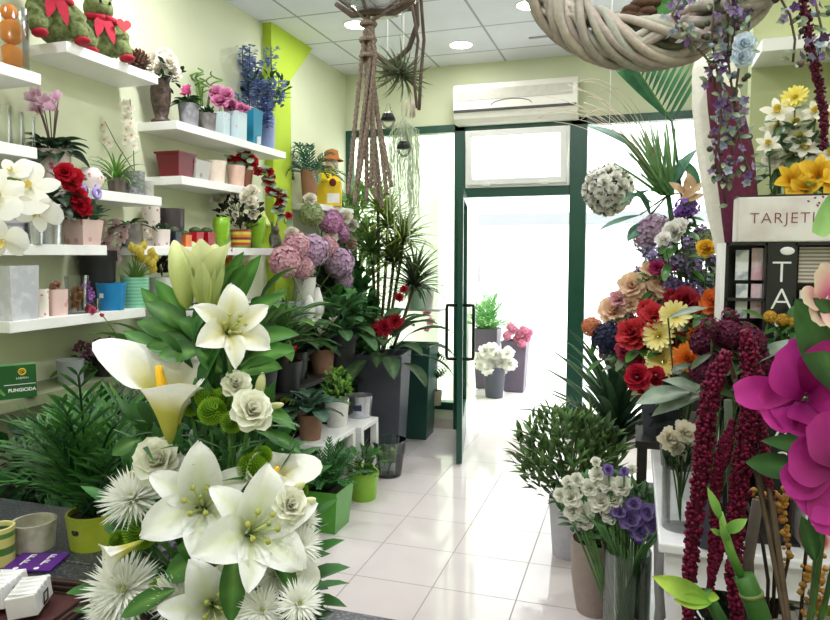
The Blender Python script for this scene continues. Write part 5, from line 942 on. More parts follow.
for X, Y, lb, R in ((-2.22, 2.1, 'dark bushy plant on the low table behind the parlor palm', .26), (-2.24, 2.5, 'dark bushy plant on the low table beside the heart leafed plant', .24)):
    potted('foliage_plant', lb, V((X, Y, .62)), 50, 36, bpot, p_bush(200, (R, R, .13), (.03, 0, .04), .12, .045, 'lance', G4, G1))
for X, Y, Z, lb, R in ((-1.9, 1.75, 0, 'large dark palm on the floor behind the counter end', .5), (-2.0, 2.5, 0, 'large dark palm on the floor beside the low table', .5)):
    potted('floor_palm', lb, V((X, Y, Z)), 100, 90, bpot, p_palm(26, .5, 16, .16, .024, .6, lin('#1c3c22'), lin('#386a36'), (.05, 1.1)))
potted('floor_fern', 'dark green fern on the floor between bouquet and plant stand', V((-2.0, 3.0, 0)), 60, 66, bpot, p_palm(34, .32, 18, .12, .018, .8, lin('#23502a'), lin('#4a8044'), (.1, 1.3)))
# ================================================================== THE RIGHT SIDE: SILK FLOWERS, WHITE TABLE, CARD RACK
m = M(); box(m, (.47, 3.4, 0), (XR, 3.5, ZC)); struct('wall_partition', m, wallmat('shaded_wall_paint', '#aeb488'))  # green partition darkened to olive: its shade is put into the paint colour
m = M(); box(m, (.80, 3.33, 0), (XR, 3.4, ZC - .5)); struct('pillar_lime', m, limem)
z = at(790, 48, Y=3.2).z; o = obj('wall_shelf', box(M(), (.47, 3.14, z - .02), (XR, 3.4, z + .03)), shm, None, smooth=False); tag(o, 'high white shelf board on the partition wall behind purple garland', 'shelf')
# white table with turned legs
ZT = .77; tw_ = plain('white_table_paint', '#e4e4e6', .4, 0, .04)
t = thing('side_table', 'white table with turned legs carrying glass vases and the card rack', 'table', (.085, 2.03, 0)); TW, TD = .78, 1.0
o = obj('top', box(M(), (0, 0, ZT - .03), (TW, TD, ZT)), tw_, t, smooth=False); bev(o, .006); m = M(); framem_ = [((.03, .03, ZT - .13), (TW - .03, .05, ZT - .03)), ((.03, TD - .05, ZT - .13), (TW - .03, TD - .03, ZT - .03)), ((.03, .05, ZT - .13), (.05, TD - .05, ZT - .03)), ((TW - .05, .05, ZT - .13), (TW - .03, TD - .05, ZT - .03))]
for a, b_ in framem_: box(m, a, b_)
obj('apron', m, tw_, t, smooth=False)
for x in (.055, TW - .055):
    for y in (.055, TD - .055): m = M(); box(m, (x - .035, y - .035, ZT - .15), (x + .035, y + .035, ZT - .03)); lathe(m, [(.0, .001), (.02, .0), (.026, .05), (.022, .1), (.03, .2), (.036, .38), (.03, .46), (.04, .48), (.04, .5), (.026, .515), (.03, .56), (.034, .6), (.034, .62), (0, .62)], 18, o=(x, y, 0)); o = obj('leg', m, tw_, t); md = o.modifiers.new('e', 'EDGE_SPLIT'); md.split_angle = radians(40)
# flower bench behind the table
t = thing('flower_bench', 'dark stepped flower bench carrying the silk flower buckets', 'bench', (.02, 3.03, 0))
for y0, y1, zz in ((.0, .3, .8),): obj('step', box(M(), (0, y0, zz - .03), (.44, y1, zz)), dark, t, smooth=False)
obj('step', box(M(), (0, .3, .37), (.44, .7, .4)), dark, t, smooth=False)
for x in (.01, .39):
    for y in (.01, .25, .64): obj('leg', box(M(), (x, y, 0), (x + .04, y + .04, .77 if y < .5 else .37)), dark, t, smooth=False)
def bucket(lb, p, w, h, mat=None): return stand('flower_bucket', lb, 'bucket', V(p), w, h, mat or bkt, .8, None, False)
zb = .8
bucket('dark bucket on the flower bench holding the lilac and purple silk flowers', (.28, 3.17, zb), 44, 52); bucket('dark bucket on the flower bench holding the peach silk carnations', (.12, 3.17, zb), 38, 52)
bucket('grey paper wrapped bucket on the white table under the orange dahlias', (.19, 2.82, ZT), 46, 52, pattern('grey_paper', '#9b958c', '#7c766e', 'noise', 20, .8, .4, .6)); bucket('dark bucket on the white table under the burgundy silk flowers', (.215, 2.055, ZT), 27, 52)
def bunch(label, root, Y, sets, leaf=None, cat='silk flower', lc=(G1, G2), name='silk_bunch'):
    t = thing(name, label, cat, root); o = V(t.location); allsp = []
    for kind, cols, lst in sets:
        for q in lst:
            Yq = Y + (q[4] if len(q) > 4 else rr(-.06, .06)); p = at(q[0], q[1], Y=Yq); ax = tocam(p) * .8 + V((rr(-.35, .1), rr(-.2, .2), rr(.1, .6))); obj('bloom', head(kind, *cols), PETAL, t, p - o, facing(ax, rr(0, 6)), q[2] * mpp(p)); allsp.append((p - o, ax, .02))
    flower_stems(t, allsp, (0, 0, .02), '#4f6a3a', .003)
    if leaf:
        m = M()
        for p, ax, r in allsp:
            for _ in range(leaf): d = V((rr(-1, 1), rr(-1, .5), rr(-.6, .5))); petal(m, p * rr(.86, .98), d, V((0, -.4, 1)), rr(.06, .11), rr(.025, .045), .6, .2, 'oval', 4, 2, jit(lc[0]), jit(lc[1]))
        obj('foliage', m, LEAF, t)
    return t
RA, RB, RC_, RD = (.12, 3.17, zb + .05), (.28, 3.17, zb + .05), (.19, 2.82, ZT + .05), (.215, 2.055, ZT + .05)
bunch('peach silk carnations leaning towards the shop window', RA, 3.0, [('carnation', ('#e6b48a', '#f6dcc0'), [(633, 287, 14), (647, 298, 16), (613, 313, 15), (661, 284, 12), (630, 304, 10), (652, 272, 11)])], 2, name='silk_carnation')
bunch('dusky pink and coral silk blooms at the window end of the flower display', RA, 3.02, [('carnation', ('#c8848c', '#e0aab0'), [(620, 300, 10), (668, 300, 9)]), ('hydrangea', ('#c8704a', '#e09a70', '#a04a2a'), [(592, 327, 11)]), ('tulip', ('#b8685a', '#dc9a88'), [(602, 358, 8)])], 2)
bunch('dark navy silk hydrangea beside the peach carnations', RA, 2.95, [('hydrangea', ('#1c2036', '#343a58', '#2a2e48'), [(609, 338, 18), (622, 342, 10)])], 2, lc=(lin('#1c2a2c'), lin('#33443c')), name='silk_hydrangea')
bunch('deep purple silk hydrangea ball below the palm leaves', RB, 3.0, [('lilac', ('#6d3f9e', '#9a6cc8'), [(687, 206, 19), (680, 212, 12)])], 4, name='silk_hydrangea')
bunch('dusty mauve silk hydrangea beside the white rose ball', RB, 3.15, [('hydrangea', ('#a0849a', '#c0a8bc', '#8a6a80'), [(655, 232, 19), (645, 240, 12)])], 3, name='silk_hydrangea')
bunch('lilac and blue silk stocks in the middle of the flower display', RB, 2.95, [('lilac', ('#8f7fb4', '#bfb2d6'), [(664, 250, 15), (690, 243, 13), (676, 262, 13), (695, 268, 15), (652, 258, 9), (702, 255, 10)]), ('lilac', ('#7a5f9e', '#a890c4'), [(690, 292, 18), (672, 284, 13), (706, 296, 13), (680, 300, 10), (662, 276, 10)]), ('lilac', ('#6f7f92', '#98a4b4'), [(707, 283, 14), (716, 300, 10)])], 2, name='silk_stock')
bunch('white silk roses tucked between the mauve and purple hydrangeas', RB, 2.9, [('rose', ('#ece8dc', '#fbfaf6'), [(674, 232, 11), (664, 240, 8), (680, 226, 8)])], 2, name='silk_rose')
bunch('magenta silk carnations among the lilac stocks', RB, 2.9, [('carnation', ('#8a1a4a', '#b83a72'), [(657, 268, 8), (673, 264, 8), (700, 310, 8)])], 1, name='silk_carnation')
bunch('golden yellow silk ranunculus beside the white felt roll', RB, 2.8, [('rose', ('#e0a81c', '#f2cc4a'), [(707, 249, 10)])], 1, name='silk_ranunculus')
bunch('red silk carnations in the middle of the flower display', RC_, 2.7, [('carnation', ('#9c1a26', '#cc3a42'), [(634, 334, 16), (655, 318, 14), (647, 310, 10)]), ('carnation', ('#7a1424', '#a02434'), [(686, 303, 15), (672, 298, 9)])], 2, name='silk_carnation')
bunch('pale yellow silk dahlias beside the red carnations', RC_, 2.62, [('gerbera', ('#e8d86a', '#f4eca8', '#d8c040'), [(675, 316, 14), (659, 336, 15), (663, 362, 16)])], 2, name='silk_dahlia')
bunch('bright orange silk dahlias above the big grey green leaves', RC_, 2.58, [('dahlia', ('#d8641a', '#f09038', '#8a3a14'), [(688, 360, 18), (700, 336, 13)]), ('carnation', ('#c8501c', '#e87a3a'), [(714, 302, 13), (722, 292, 9)])], 2, name='silk_dahlia')
bunch('two crimson silk roses at the front of the flower display', RC_, 2.6, [('rose', ('#8a0f26', '#c42a40'), [(638, 377, 13), (656, 378, 11), (645, 390, 9)])], 3, lc=(lin('#6f7f5a'), lin('#a0aa86')), name='silk_rose')
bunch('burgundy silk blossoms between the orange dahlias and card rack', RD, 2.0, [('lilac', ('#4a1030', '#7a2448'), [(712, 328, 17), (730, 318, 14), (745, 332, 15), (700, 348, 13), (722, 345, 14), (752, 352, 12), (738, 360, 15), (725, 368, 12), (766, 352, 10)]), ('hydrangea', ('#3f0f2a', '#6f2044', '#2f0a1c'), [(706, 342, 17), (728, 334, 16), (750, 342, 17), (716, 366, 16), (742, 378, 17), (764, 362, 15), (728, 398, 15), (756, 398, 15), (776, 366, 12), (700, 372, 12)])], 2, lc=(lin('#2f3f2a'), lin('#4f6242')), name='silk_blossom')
bunch('ochre silk sprig below the black card rack', RD, 2.03, [('hydrangea', ('#b88a2a', '#dcb24a', '#8a5a1a'), [(770, 317, 7), (782, 320, 7), (793, 322, 6), (802, 324, 5)])], 3)
bunch('muted mauve and green filler blooms packed behind the silk carnations', RB, 3.12, [('lilac', ('#7f7494', '#a89cba'), [(666, 240, 16), (700, 235, 14), (683, 228, 13), (648, 252, 12), (712, 262, 14), (640, 274, 12), (698, 276, 15), (676, 290, 15), (712, 312, 16), (655, 300, 14)]), ('hydrangea', ('#6f7f58', '#98a680', '#5f6f48'), [(690, 258, 14), (708, 240, 12), (660, 285, 13), (720, 280, 14), (640, 350, 16), (620, 358, 13), (650, 365, 13), (700, 318, 14), (668, 345, 14)]), ('hydrangea', ('#8a4a58', '#b07888', '#7a3a48'), [(625, 322, 13), (700, 375, 14), (718, 345, 14), (672, 330, 13), (690, 320, 13), (720, 390, 14)])], 4, lc=(lin('#3f5238'), lin('#7f9070')), name='silk_filler')
bunch('dark red and rust silk filler blooms between yellow and orange dahlias', RC_, 2.72, [('carnation', ('#8a2a20', '#b8503a'), [(674, 340, 13), (690, 380, 13), (672, 372, 12), (706, 320, 13), (694, 322, 12), (648, 345, 12)]), ('carnation', ('#7a1830', '#a83850'), [(668, 392, 12), (626, 352, 11), (708, 352, 14), (640, 362, 10)])], 4, lc=(lin('#3f5238'), lin('#7f9070')), name='silk_filler')
# big grey green leaves
t = thing('leaf_spray', 'big grey green silk leaves arching under the orange dahlias', 'leaf', RC_); m = M(); o = V(t.location)
for (x0, y0, x1, y1, w, bd) in ((690, 392, 640, 402, 26, .5), (730, 400, 668, 382, 26, .3), (735, 372, 800, 338, 20, .5), (720, 378, 760, 352, 22, .4), (705, 395, 655, 412, 20, .6), (730, 390, 780, 388, 24, .4), (668, 318, 705, 312, 14, .2), (740, 345, 695, 352, 20, .4)):
    Yl = 1.97 if x1 > 740 else 2.4; a, b_ = at(x0, y0, Y=Yl), at(x1, y1, Y=Yl - .04); petal(m, a - o, b_ - a + V((0, 0, .02)), V((0, -.5, 1)), (b_ - a).length * 1.1, w * mpp(a), bd, .2, 'lance', 8, 4, lin('#4f6a58'), lin('#8fa08c'), .02, 1.3, lin('#a8b4a0')); tube(m, arc(V((0, 0, 0)), a - o), .003, 4, lin('#5f6a4f'))
obj('foliage', m, LEAF, t)
# glass vases on the table
def gvase(label, p, w, h): return stand('glass_vase', label, 'vase', V(p), w, h, GLASS, .92, None, False, th=.003)
q = at(680, 527, Z=ZT); t, h, r = gvase('clear glass vase with two cream carnations at the table corner', (q.x, q.y, ZT), 38, 92); s = mpp(q)
s2 = sp_at(t, [(668, 438, 11), (684, 433, 12), (676, 447, 9)], Y=q.y - .03); blooms(t, 'carnation', ('#e6ddc0', '#f6f0de'), s2); obj('foliage', p_bush(60, (.05, .04, .06), (0, 0, h * .78), .05, .02, 'lance', G4, G1, root=(0, 0, h * .3)), LEAF, t); flower_stems(t, s2, (0, 0, .02))
q = at(712, 510, Z=ZT); t, h, r = gvase('tall slim glass vase behind the cream carnations', (q.x, q.y + .12, ZT), 24, 118); flower_stems(t, [(V((rr(-.02, .02), 0, h * 1.1)), V((0, 0, 1)), .01) for _ in range(4)], (0, 0, .02), '#8a6a4a')
q = at(740, 500, Z=ZT); t, h, r = gvase('wide glass vase behind the hanging red amaranth', (q.x + .03, q.y + .0, ZT), 40, 100)
p = at(712, 398, Y=2.3); tag(obj('price_tag', box(M(), (-.008, -.001, -.05), (.014, .001, .02)), MATS['white_card'], None, p, Quaternion((0, 1, 0), .3), smooth=False), 'small white price tag hanging under the big grey green leaves', 'tag')
t = thing('black_ribbon', 'black star cut leaves hanging under the big grey green leaves', 'leaf', at(667, 420, Y=2.55)); m = M()
for a in range(9): petal(m, (0, 0, 0), (cos(a * .7), -.3, sin(a * .7)), (0, -1, .2), .07, .035, .3, .2, 'lance', 4, 2, lin('#14181c'), lin('#242a2c'))
tube(m, [(0, 0, 0), (.03, .1, -.1), V((.19, 2.82, ZT + .12)) - V(t.location)], .003, 4, lin('#14181c')); obj('foliage', m, LEAF, t)
# white crate and boxes at the back of the table
p = V((.56, 2.2, ZT)); t = thing('printed_box', 'white box with red floral print on the table under the magenta flowers', 'box', p, .1); obj('body', box(M(), (-.1, -.1, 0), (.1, .1, .2)), pattern('red_floral', '#e6e0dc', '#c05058', 'voronoi', 9, .5, .25, .35, '#8a2a34'), t, smooth=False); obj('lid', box(M(), (-.105, -.105, .17), (.105, .105, .205)), tw_, t, smooth=False)
# card rack with its header board
YK = 2.12; a, b_ = at(726, 243, Y=YK), at(726, 243, Y=YK); x0 = a.x; px1 = at(768, 243, Y=YK).x; px2 = at(795, 243, Y=YK).x; x1 = at(852, 243, Y=YK).x; ztop = a.z
t = thing('card_rack', 'black card rack with white letters below the white header board', 'rack', (x0, YK, ZT)); H = ztop - ZT; bm_ = plain('black_laminate', '#17171c', .35, 0, .08)
obj('back', box(M(), (0, .10, 0), (x1 - x0, .115, H)), bm_, t, smooth=False); m = M(); 
for x in (0, px1 - x0 - .006, px2 - x0, x1 - x0 - .008): box(m, (x, 0, 0), (x + .008, .10, H))
for zf in (0, .25, .5, .62, .81, .992): box(m, (0, .0, H * zf), (x1 - x0, .10, H * zf + .008))
obj('frame', m, bm_, t, smooth=False); obj('letter_panel', box(M(), (px1 - x0, -.006, 0), (px2 - x0, .0, H)), bm_, t, smooth=False); obj('side_panel', box(M(), (-.012, -.002, 0), (-.0, .115, H)), wc, t, smooth=False)
lw = plain('letter_white', '#e8e8ea', .5); sK = mpp((x0, YK, 1.5))
for ch, py in (('T', 273), ('A', 300), ('R', 327), ('J', 354), ('E', 381), ('T', 408), ('A', 435), ('S', 462)):
    q = at(781, py, Y=YK); lettering('lettering', ch, 30 * sK, lw, t, (q.x - x0, -.0075, q.z - ZT), 0, -.0012)
m = M(); blob(m, (0, 0, 0), (6.5 * sK, .002, 4 * sK), W3, 14, 6); q = at(787, 251, Y=YK); obj('hook_plate', m, lw, t, (q.x - x0, -.006, q.z - ZT))
cm1 = pattern('zigzag_card', '#cfc6bc', '#8a7f78', 'bands', 30, .5, .4, .55); cm2 = pattern('pink_card', '#efe9ec', '#d8a8b8', 'noise', 12, .5, .45, .6); cm3 = pattern('grey_card_print', '#eef0f2', '#a8b0bc', 'noise', 18, .5, .42, .5)
CS = [(735, 749, 250, 280, cm3, 'grey printed white card'), (751, 766, 248, 280, cm2, 'white card with pink print'), (735, 748, 284, 318, cm3, 'grey white card'), (750, 766, 284, 318, cm2, 'pink printed card'), (798, 850, 247, 283, cm1, 'patterned brown card'), (798, 850, 291, 328, wc, 'plain cream card')]
for i, (u0, u1, v0, v1, mt, d) in enumerate(CS):
    p0, p1 = at(u0, v1, Y=YK + .03), at(u1, v0, Y=YK + .03); o = obj('greeting_card', box(M(), (0, 0, 0), (p1.x - p0.x, .006, p1.z - p0.z)), mt, None, p0, smooth=False); tag(o, d + ' in the %s pocket of the card rack %s the letter panel' % ('upper' if v0 < 282 else 'lower', 'before' if u0 < 768 else 'beyond') if i != 1 and i != 3 else d + ' beside the letter panel, %s pocket of the card rack' % ('upper' if i == 1 else 'lower'), 'card', 'cards in the rack')
h0 = at(738, 197, Y=YK); h1 = at(738, 240, Y=YK); t = thing('header_board', 'white board lettered TARJETINES standing on top of the card rack', 'sign', (h0.x, YK, ztop)); hz = h0.z - ztop; hwid = at(872, 200, Y=YK).x - h0.x
o = obj('board', box(M(), (0, 0, .002), (hwid, .09, hz)), pattern('board_paper', '#e9e5e2', '#d2c8c6', 'noise', 9, .5, .35, .6), t, smooth=False); bev(o); pk = plain('plum_ink', '#8a3558', .5)
lettering('lettering', 'TARJETINES', 15 * sK, pk, t, (at(799, 217, Y=YK).x - h0.x, -.0008, hz * .52), 0, -.0007, spacing=1.12); m = M()
for i in range(16): petal(m, (hwid * (.55 + i * .026), -.0008, hz * (.86 + .08 * sin(i * 1.9))), (rr(-1, 1), 0, rr(-1, 1)), (0, -1, 0), .008, .006, 0, 0, 'oval', 2, 2, W3)
obj('flower_print', m, pk, t); m = box(M(), (0, .0, hz), (hwid, .092, hz + .004)); obj('edge_strip', m, dark, t, smooth=False)
# flowers behind the rack
def tallvase(lb, p, w, h, mat=None): return stand('tall_vase', lb, 'vase', V(p), w, h, mat or wpot, .8, None, False)
tallvase('white vase holding yellow lilies behind the header board', (.45, 2.42, ZT), 40, 150); tallvase('white vase holding cream narcissus blooms at the partition wall', (.53, 2.72, ZT), 40, 190)
t = bunch('yellow silk lilies standing just above the header board', (.45, 2.42, ZT + .3), 2.34, [('lily', ('#e0a818', '#f0cc40', '#c8861a'), [(792, 182, 20), (818, 176, 22), (806, 190, 18), (836, 184, 20)])], 2, name='silk_lily')
t = bunch('cream white silk narcissus cluster against the partition wall', (.53, 2.72, ZT + .3), 2.6, [('narcissus', ('#e8e4d0', '#f8f6ea', '#e6d060'), [(778, 112, 15), (795, 125, 17), (786, 140, 15), (812, 122, 15), (805, 148, 15), (822, 140, 14), (772, 130, 12), (828, 118, 13), (785, 122, 13), (800, 138, 14), (768, 145, 12), (790, 158, 13), (830, 155, 13), (816, 112, 12), (778, 128, 12)]), ('gerbera', ('#e6d44a', '#f0e478', '#d0b030'), [(795, 98, 12)]), ('rose', ('#e6e2d0', '#f6f4e8'), [(775, 158, 11), (815, 165, 10)])], 5, lc=(lin('#3f5a42'), lin('#6f8a68')), name='silk_narcissus')
# felt rolls behind the rack
def slab(name, lb, L, R_, Y, th, mat, zb_):
    """a thick curved sheet between two edge lines given in photo height order"""
    m = M(); A = [at(x, y, Y=Y) for x, y in L]; B = [at(x, y, Y=Y + .02) for x, y in R_]; n = len(A); vs = []; nu = 8
    for j in range(n):
        for i in range(nu): u = i / (nu - 1); vs.append(A[j].lerp(B[j], u) + V((0, -th * sin(pi * u) * 1.0, 0)))
        for i in range(nu): u = 1 - i / (nu - 1); vs.append(A[j].lerp(B[j], u) + V((0, th * .6 * sin(pi * u) + .004, 0)))
    k = 2 * nu; m.add(vs, [(j * k + i, j * k + (i + 1) % k, (j + 1) * k + (i + 1) % k, (j + 1) * k + i) for j in range(n - 1) for i in range(k)] + [tuple(range(k)), tuple(range((n - 1) * k, n * k))[::-1]], W3)
    o = obj(name, m, mat, None); tag(o, lb, 'felt roll'); return o
yb = lambda px: 0
slab('felt_roll', 'tall curved white felt roll leaning behind the card rack', [(708, 54), (695, 60), (692, 72), (692, 105), (696, 150), (705, 205), (716, 255), (728, 310), (738, 420), (742, 520)], [(728, 50), (734, 54), (738, 70), (742, 105), (748, 150), (754, 205), (760, 255), (764, 310), (766, 420), (768, 520)], 2.36, .05, plain('white_felt', '#efece0', .95, 0, .05, 60, .5), ZT)
slab('felt_roll', 'burgundy felt roll in front of the white felt roll', [(709, 78), (706, 84), (708, 110), (713, 150), (719, 195), (725, 245), (735, 330), (745, 440)], [(714, 78), (735, 90), (746, 118), (754, 150), (758, 195), (762, 245), (766, 330), (768, 440)], 2.29, .035, plain('burgundy_felt', '#5a1c38', .95, 0, .2, 70, .6), ZT)
tag(obj('brown_tube', lathe(M(), [(.0, 0), (.022, 0), (.022, .93), (0, .93)], 14), plain('kraft_brown', '#6f4a34', .8), None, (.33, 2.42, ZT)), 'brown cardboard tube standing beside the burgundy felt roll', 'tube')
# ------------------------------------------------------------------ floor pots by the shop window
t, h, r = potted('pittosporum', 'bushy small leafed shrub in a pale grey pot nearest the door', V((-.30, 3.62, 0)), 42, 58, potm('#c2c2c8', .5), None); m = p_bush(900, (.28, .24, .25), (-.02, 0, h + .22), .1, .028, 'lance', lin('#35562f'), lin('#7fa05f'), .4, 14, None, (0, 0, h * .8)); obj('foliage', m, LEAF, t)
t, h, r = potted('cordyline', 'dark green strap leafed plant behind the bushy shrub', V((-.08, 3.9, 0)), 40, 60, bpot, None); m = p_strap(70, .6, .055, .8, lin('#1f3a2c'), lin('#4f6f4f'), (.05, 1.1), .78, .018, .3); obj('foliage', m, LEAF, t)
t, h, r = potted('taupe_pot', 'round taupe pot with a leafy green plant on the tiles', V((-.14, 3.06, 0)), 46, 74, potm('#a3948a', .5), None, bot=.72, belly=.012); m = p_bush(130, (.15, .14, .12), (.05, 0, h + .12), .1, .04, 'lance', G4, G2, .5, 12, None, (0, 0, h * .8)); obj('foliage', m, LEAF, t)
t, h, r = stand('lisianthus_vase', 'tall clear glass vase of white and purple lisianthus', 'flower vase', V((.0, 2.68, 0)), 46, 118, glass('vase_glass', (.86, .92, .88), .13), .95, None, False, th=.004); YL = 2.72
wl, pl = [(572, 497, 11), (590, 488, 9), (601, 502, 12), (584, 512, 10), (615, 500, 10), (561, 495, 7), (577, 480, 7), (598, 475, 8), (622, 487, 10), (607, 484, 9), (585, 522, 8), (568, 482, 6), (596, 462, 5), (632, 470, 5), (610, 515, 9), (574, 512, 9)], [(630, 519, 12), (648, 512, 9), (640, 532, 11), (620, 512, 9), (652, 528, 9), (608, 470, 6), (624, 472, 5), (634, 505, 8)]
s2 = sp_at(t, wl, Y=YL, ax=(-.2, -.8, .5)); blooms(t, 'rose', ('#e4e8c8', '#faf9f0'), s2, 'lisianthus'); s3 = sp_at(t, pl, Y=YL - .02, ax=(-.1, -.8, .4)); blooms(t, 'rose', ('#e6def0', '#7a58ae'), s3, 'lisianthus'); flower_stems(t, s2 + s3, (0, 0, .03), '#5f8a4a', .004)
m = M()
for i in range(26): a = rr(0, 6.3); tube(m, [(r * .8 * cos(a), r * .8 * sin(a), .03), (r * .7 * cos(a + 2.6), r * .7 * sin(a + 2.6), h), (r * 1.6 * cos(a + 2.6), r * 1.4 * sin(a + 2.6), h + .12)], .004, 5, jit(lin('#4f7a42')))
obj('stem', m, LEAF, t); c0 = at(610, 510, Y=YL) - V(t.location); obj('foliage', p_bush(190, (.2, .12, .15), c0 + V((0, .08, -.04)), .075, .025, 'lance', lin('#2f4f30'), lin('#5f8a52'), .5, 4, root=(0, 0, h)), LEAF, t)
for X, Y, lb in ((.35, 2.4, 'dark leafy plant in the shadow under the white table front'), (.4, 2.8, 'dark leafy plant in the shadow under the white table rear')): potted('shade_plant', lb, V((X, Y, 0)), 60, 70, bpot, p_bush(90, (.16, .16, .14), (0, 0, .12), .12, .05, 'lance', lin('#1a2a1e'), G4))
t, h, r = stand('glass_bowl', 'round glass bowl on the floor under the table edge', 'bowl', V((.10, 2.5, 0)), 40, 40, MATS['frosted_clear'], .6, None, False, th=.003)
# ------------------------------------------------------------------ palm and grasses above the silk flowers
t = thing('palm_arrangement', 'green palm leaf and spiky grasses rising above the silk flowers', 'foliage arrangement', (.3, 3.3, .4)); pot(t, .5, .075, .06, bkt, False); o = V(t.location); m = M(); tip = at(672, 122, Y=3.2) - o; nd = at(632, 62, Y=3.2) - o
tube(m, arc(V((0, 0, .1)), tip, (.03, 0, 0)), .006, 5, G1); ax = (nd - tip).normalized(); pts = [tip.lerp(nd, i / 12) for i in range(13)]; tube(m, pts, .004, 5, G2)
for i, p in enumerate(pts):
    for px, py in ((612 + i * 1.0, 66 + i * .0), (704 - i * 6, 66 - i * 2)):
        q = at(px, py, Y=3.18) - o; d = q - p; petal(m, p, d, V((0, -1, .3)), d.length * rr(.85, 1.0), .019, .1, .3, 'lance', 5, 2, jit(lin('#23523a')), jit(lin('#4f8a5a')))
d0 = at(668, 195, Y=3.2) - o
for i in range(44):
    q = at(664 + rr(-54, 32), 112 + rr(-5, 60), Y=3.2 + rr(-.15, .1)) - o; dd = q - d0; petal(m, d0 + V((rr(-.03, .03), rr(-.03, .03), 0)), dd, V((0, -1, .4)), dd.length, .014, rr(-.1, .6), .3, 'strap', 6, 2, jit(lin('#4f7f45')), jit(lin('#7fa870')))
tube(m, arc(V((0, 0, .1)), d0, (.02, 0, 0)), .012, 6, G1)
for (x0, y0, x1, y1, w) in ((640, 152, 594, 122, 18), (645, 168, 628, 140, 16), (700, 190, 684, 160, 22), (640, 215, 600, 225, 9), (645, 222, 628, 238, 14), (650, 190, 620, 200, 8), (655, 205, 630, 190, 8), (665, 195, 690, 150, 16), (650, 215, 640, 190, 14)):
    a, b_ = at(x0, y0, Y=3.2) - o, at(x1, y1, Y=3.15) - o; petal(m, a, b_ - a, V((0, -.6, 1)), (b_ - a).length * 1.1, w * mpp(a + o), .4, .25, 'lance', 6, 3, jit(lin('#2f5a48')), jit(lin('#5f8a70'))); tube(m, arc(d0, a), .003, 4, G1)
obj('foliage', m, LEAF, t); m = M()
for i in range(16):
    x, y = 540 + rr(-4, 60), rr(78, 124); tube(m, arc(d0, at(x, y, Y=3.1 + rr(-.2, .2)) - o, (0, 0, rr(.05, .2)), 12), .0016, 3, lin('#b8a184'), lin('#e2d2bc'))
obj('dry_grass', m, LEAF, t); m = M()
for i in range(7): a = at(687 + rr(-6, 14), 190 + rr(-4, 12), Y=2.98) - o; petal(m, a, (rr(-1, 1), -.4, rr(.2, 1)), (0, -1, .2), .09, .03, .4, .3, 'lance', 5, 2, lin('#c8a078'), lin('#e2c8a8'))
obj('dry_leaf', m, LEAF, t)
# white rose ball
p = at(608, 190, Y=3.8); t = thing('rose_ball', 'ball of white roses and green leaves hanging before the shop window', 'flower ball', p); R_ = .115; me = head('rose', '#ece9da', '#fbfaf4'); blob_ = M(); blob(blob_, (0, 0, 0), R_ * .86, lin('#4a5a40'), 14, 10); 
for q_ in fib(120): petal(blob_, q_ * R_ * .9, q_ + V((rr(-.6, .6), rr(-.6, .6), rr(-.6, .6))), q_, .045, .022, .2, .2, 'oval', 2, 2, jit(lin('#3a4a36')), jit(lin('#6a7a58')))
obj('foliage', blob_, LEAF, t)
for q_ in fib(46): obj('rose', me, PETAL, t, q_ * R_ * .92, facing(q_, rr(0, 6)), .037 * rr(.85, 1.1))
m = M(); tube(m, [(0, 0, R_), (0, 0, ZC - p.z)], .0015, 4); obj('cord', m, MATS['white_card'], t)
# ------------------------------------------------------------------ hanging wreath and garlands near the counter
c = at(655, -77, Y=1.5); t = thing('wicker_wreath', 'big whitewashed wicker wreath hanging over the counter', 'wreath', c); R0, r0 = .235, .046; m = M()
for j in range(22):
    ph = 2 * pi * j / 22; tw_n = 3 + (j % 3); rad = r0 * (1 if j % 2 else .72); pts = []
    for i in range(121): a = 2 * pi * i / 120; b2 = ph + tw_n * a * (1 if j % 4 else -1); rr_ = R0 + rad * cos(b2); pts.append((rr_ * cos(a), rad * sin(b2) * .8, rr_ * sin(a)))
    tube(m, pts, .0095, 6, jit(lin('#a69e92'), .18))
obj('wicker', m, CRAFT, t); m = M(); tube(m, [(0, 0, R0), (0, 0, ZC - c.z)], .002, 4); obj('cord', m, MATS['white_card'], t)
c2 = at(655, -40, Y=1.75); t = thing('cone_swag', 'brown cones with a broad green leaf hanging behind the wicker wreath', 'swag', c2); o = V(c2); m = M()
for px, py in ((640, 4), (632, 10), (646, 12), (628, 16), (640, 18), (650, 3), (634, 22), (655, -6), (645, -14)):
    q = at(px, py, Y=1.75) - o; blob(m, q, (.026, .02, .013), jit(lin('#5f4638')), 8, 6, .12)
obj('cone', m, CRAFT, t); m = M()
for (x0, y0, x1, y1, w) in ((690, -20, 643, 26, 40), (700, -10, 660, 20, 20), (655, -30, 690, -5, 24)):
    a, b_ = at(x0, y0, Y=1.76) - o, at(x1, y1, Y=1.74) - o; petal(m, a, b_ - a, V((0, -1, .3)), (b_ - a).length, w * mpp(a + o), .2, .2, 'lance', 8, 4, lin('#2f6a35'), lin('#4f9048'), 0, 1.3, lin('#6faa5a'))
for px, py in ((690, 6), (697, 10)): blob(m, at(px, py, Y=1.7) - o, .011, lin('#5f2f80'), 8, 6)
obj('leaf', m, LEAF, t); m = M(); tube(m, [(0, 0, 0), (0, 0, ZC - c2.z)], .002, 4); obj('cord', m, MATS['white_card'], t)
gp = at(716, -20, Y=1.45); t = thing('purple_garland', 'trailing garland of small purple blossoms and brown twigs before the felt rolls', 'garland', gp); o = V(gp)
mv = M(); fl_ = M(); pc = [lin(x) for x in ('#5f4674', '#7f6a94', '#a898b8', '#6f5456', '#52464a', '#a0aebe', '#4f5a48')]
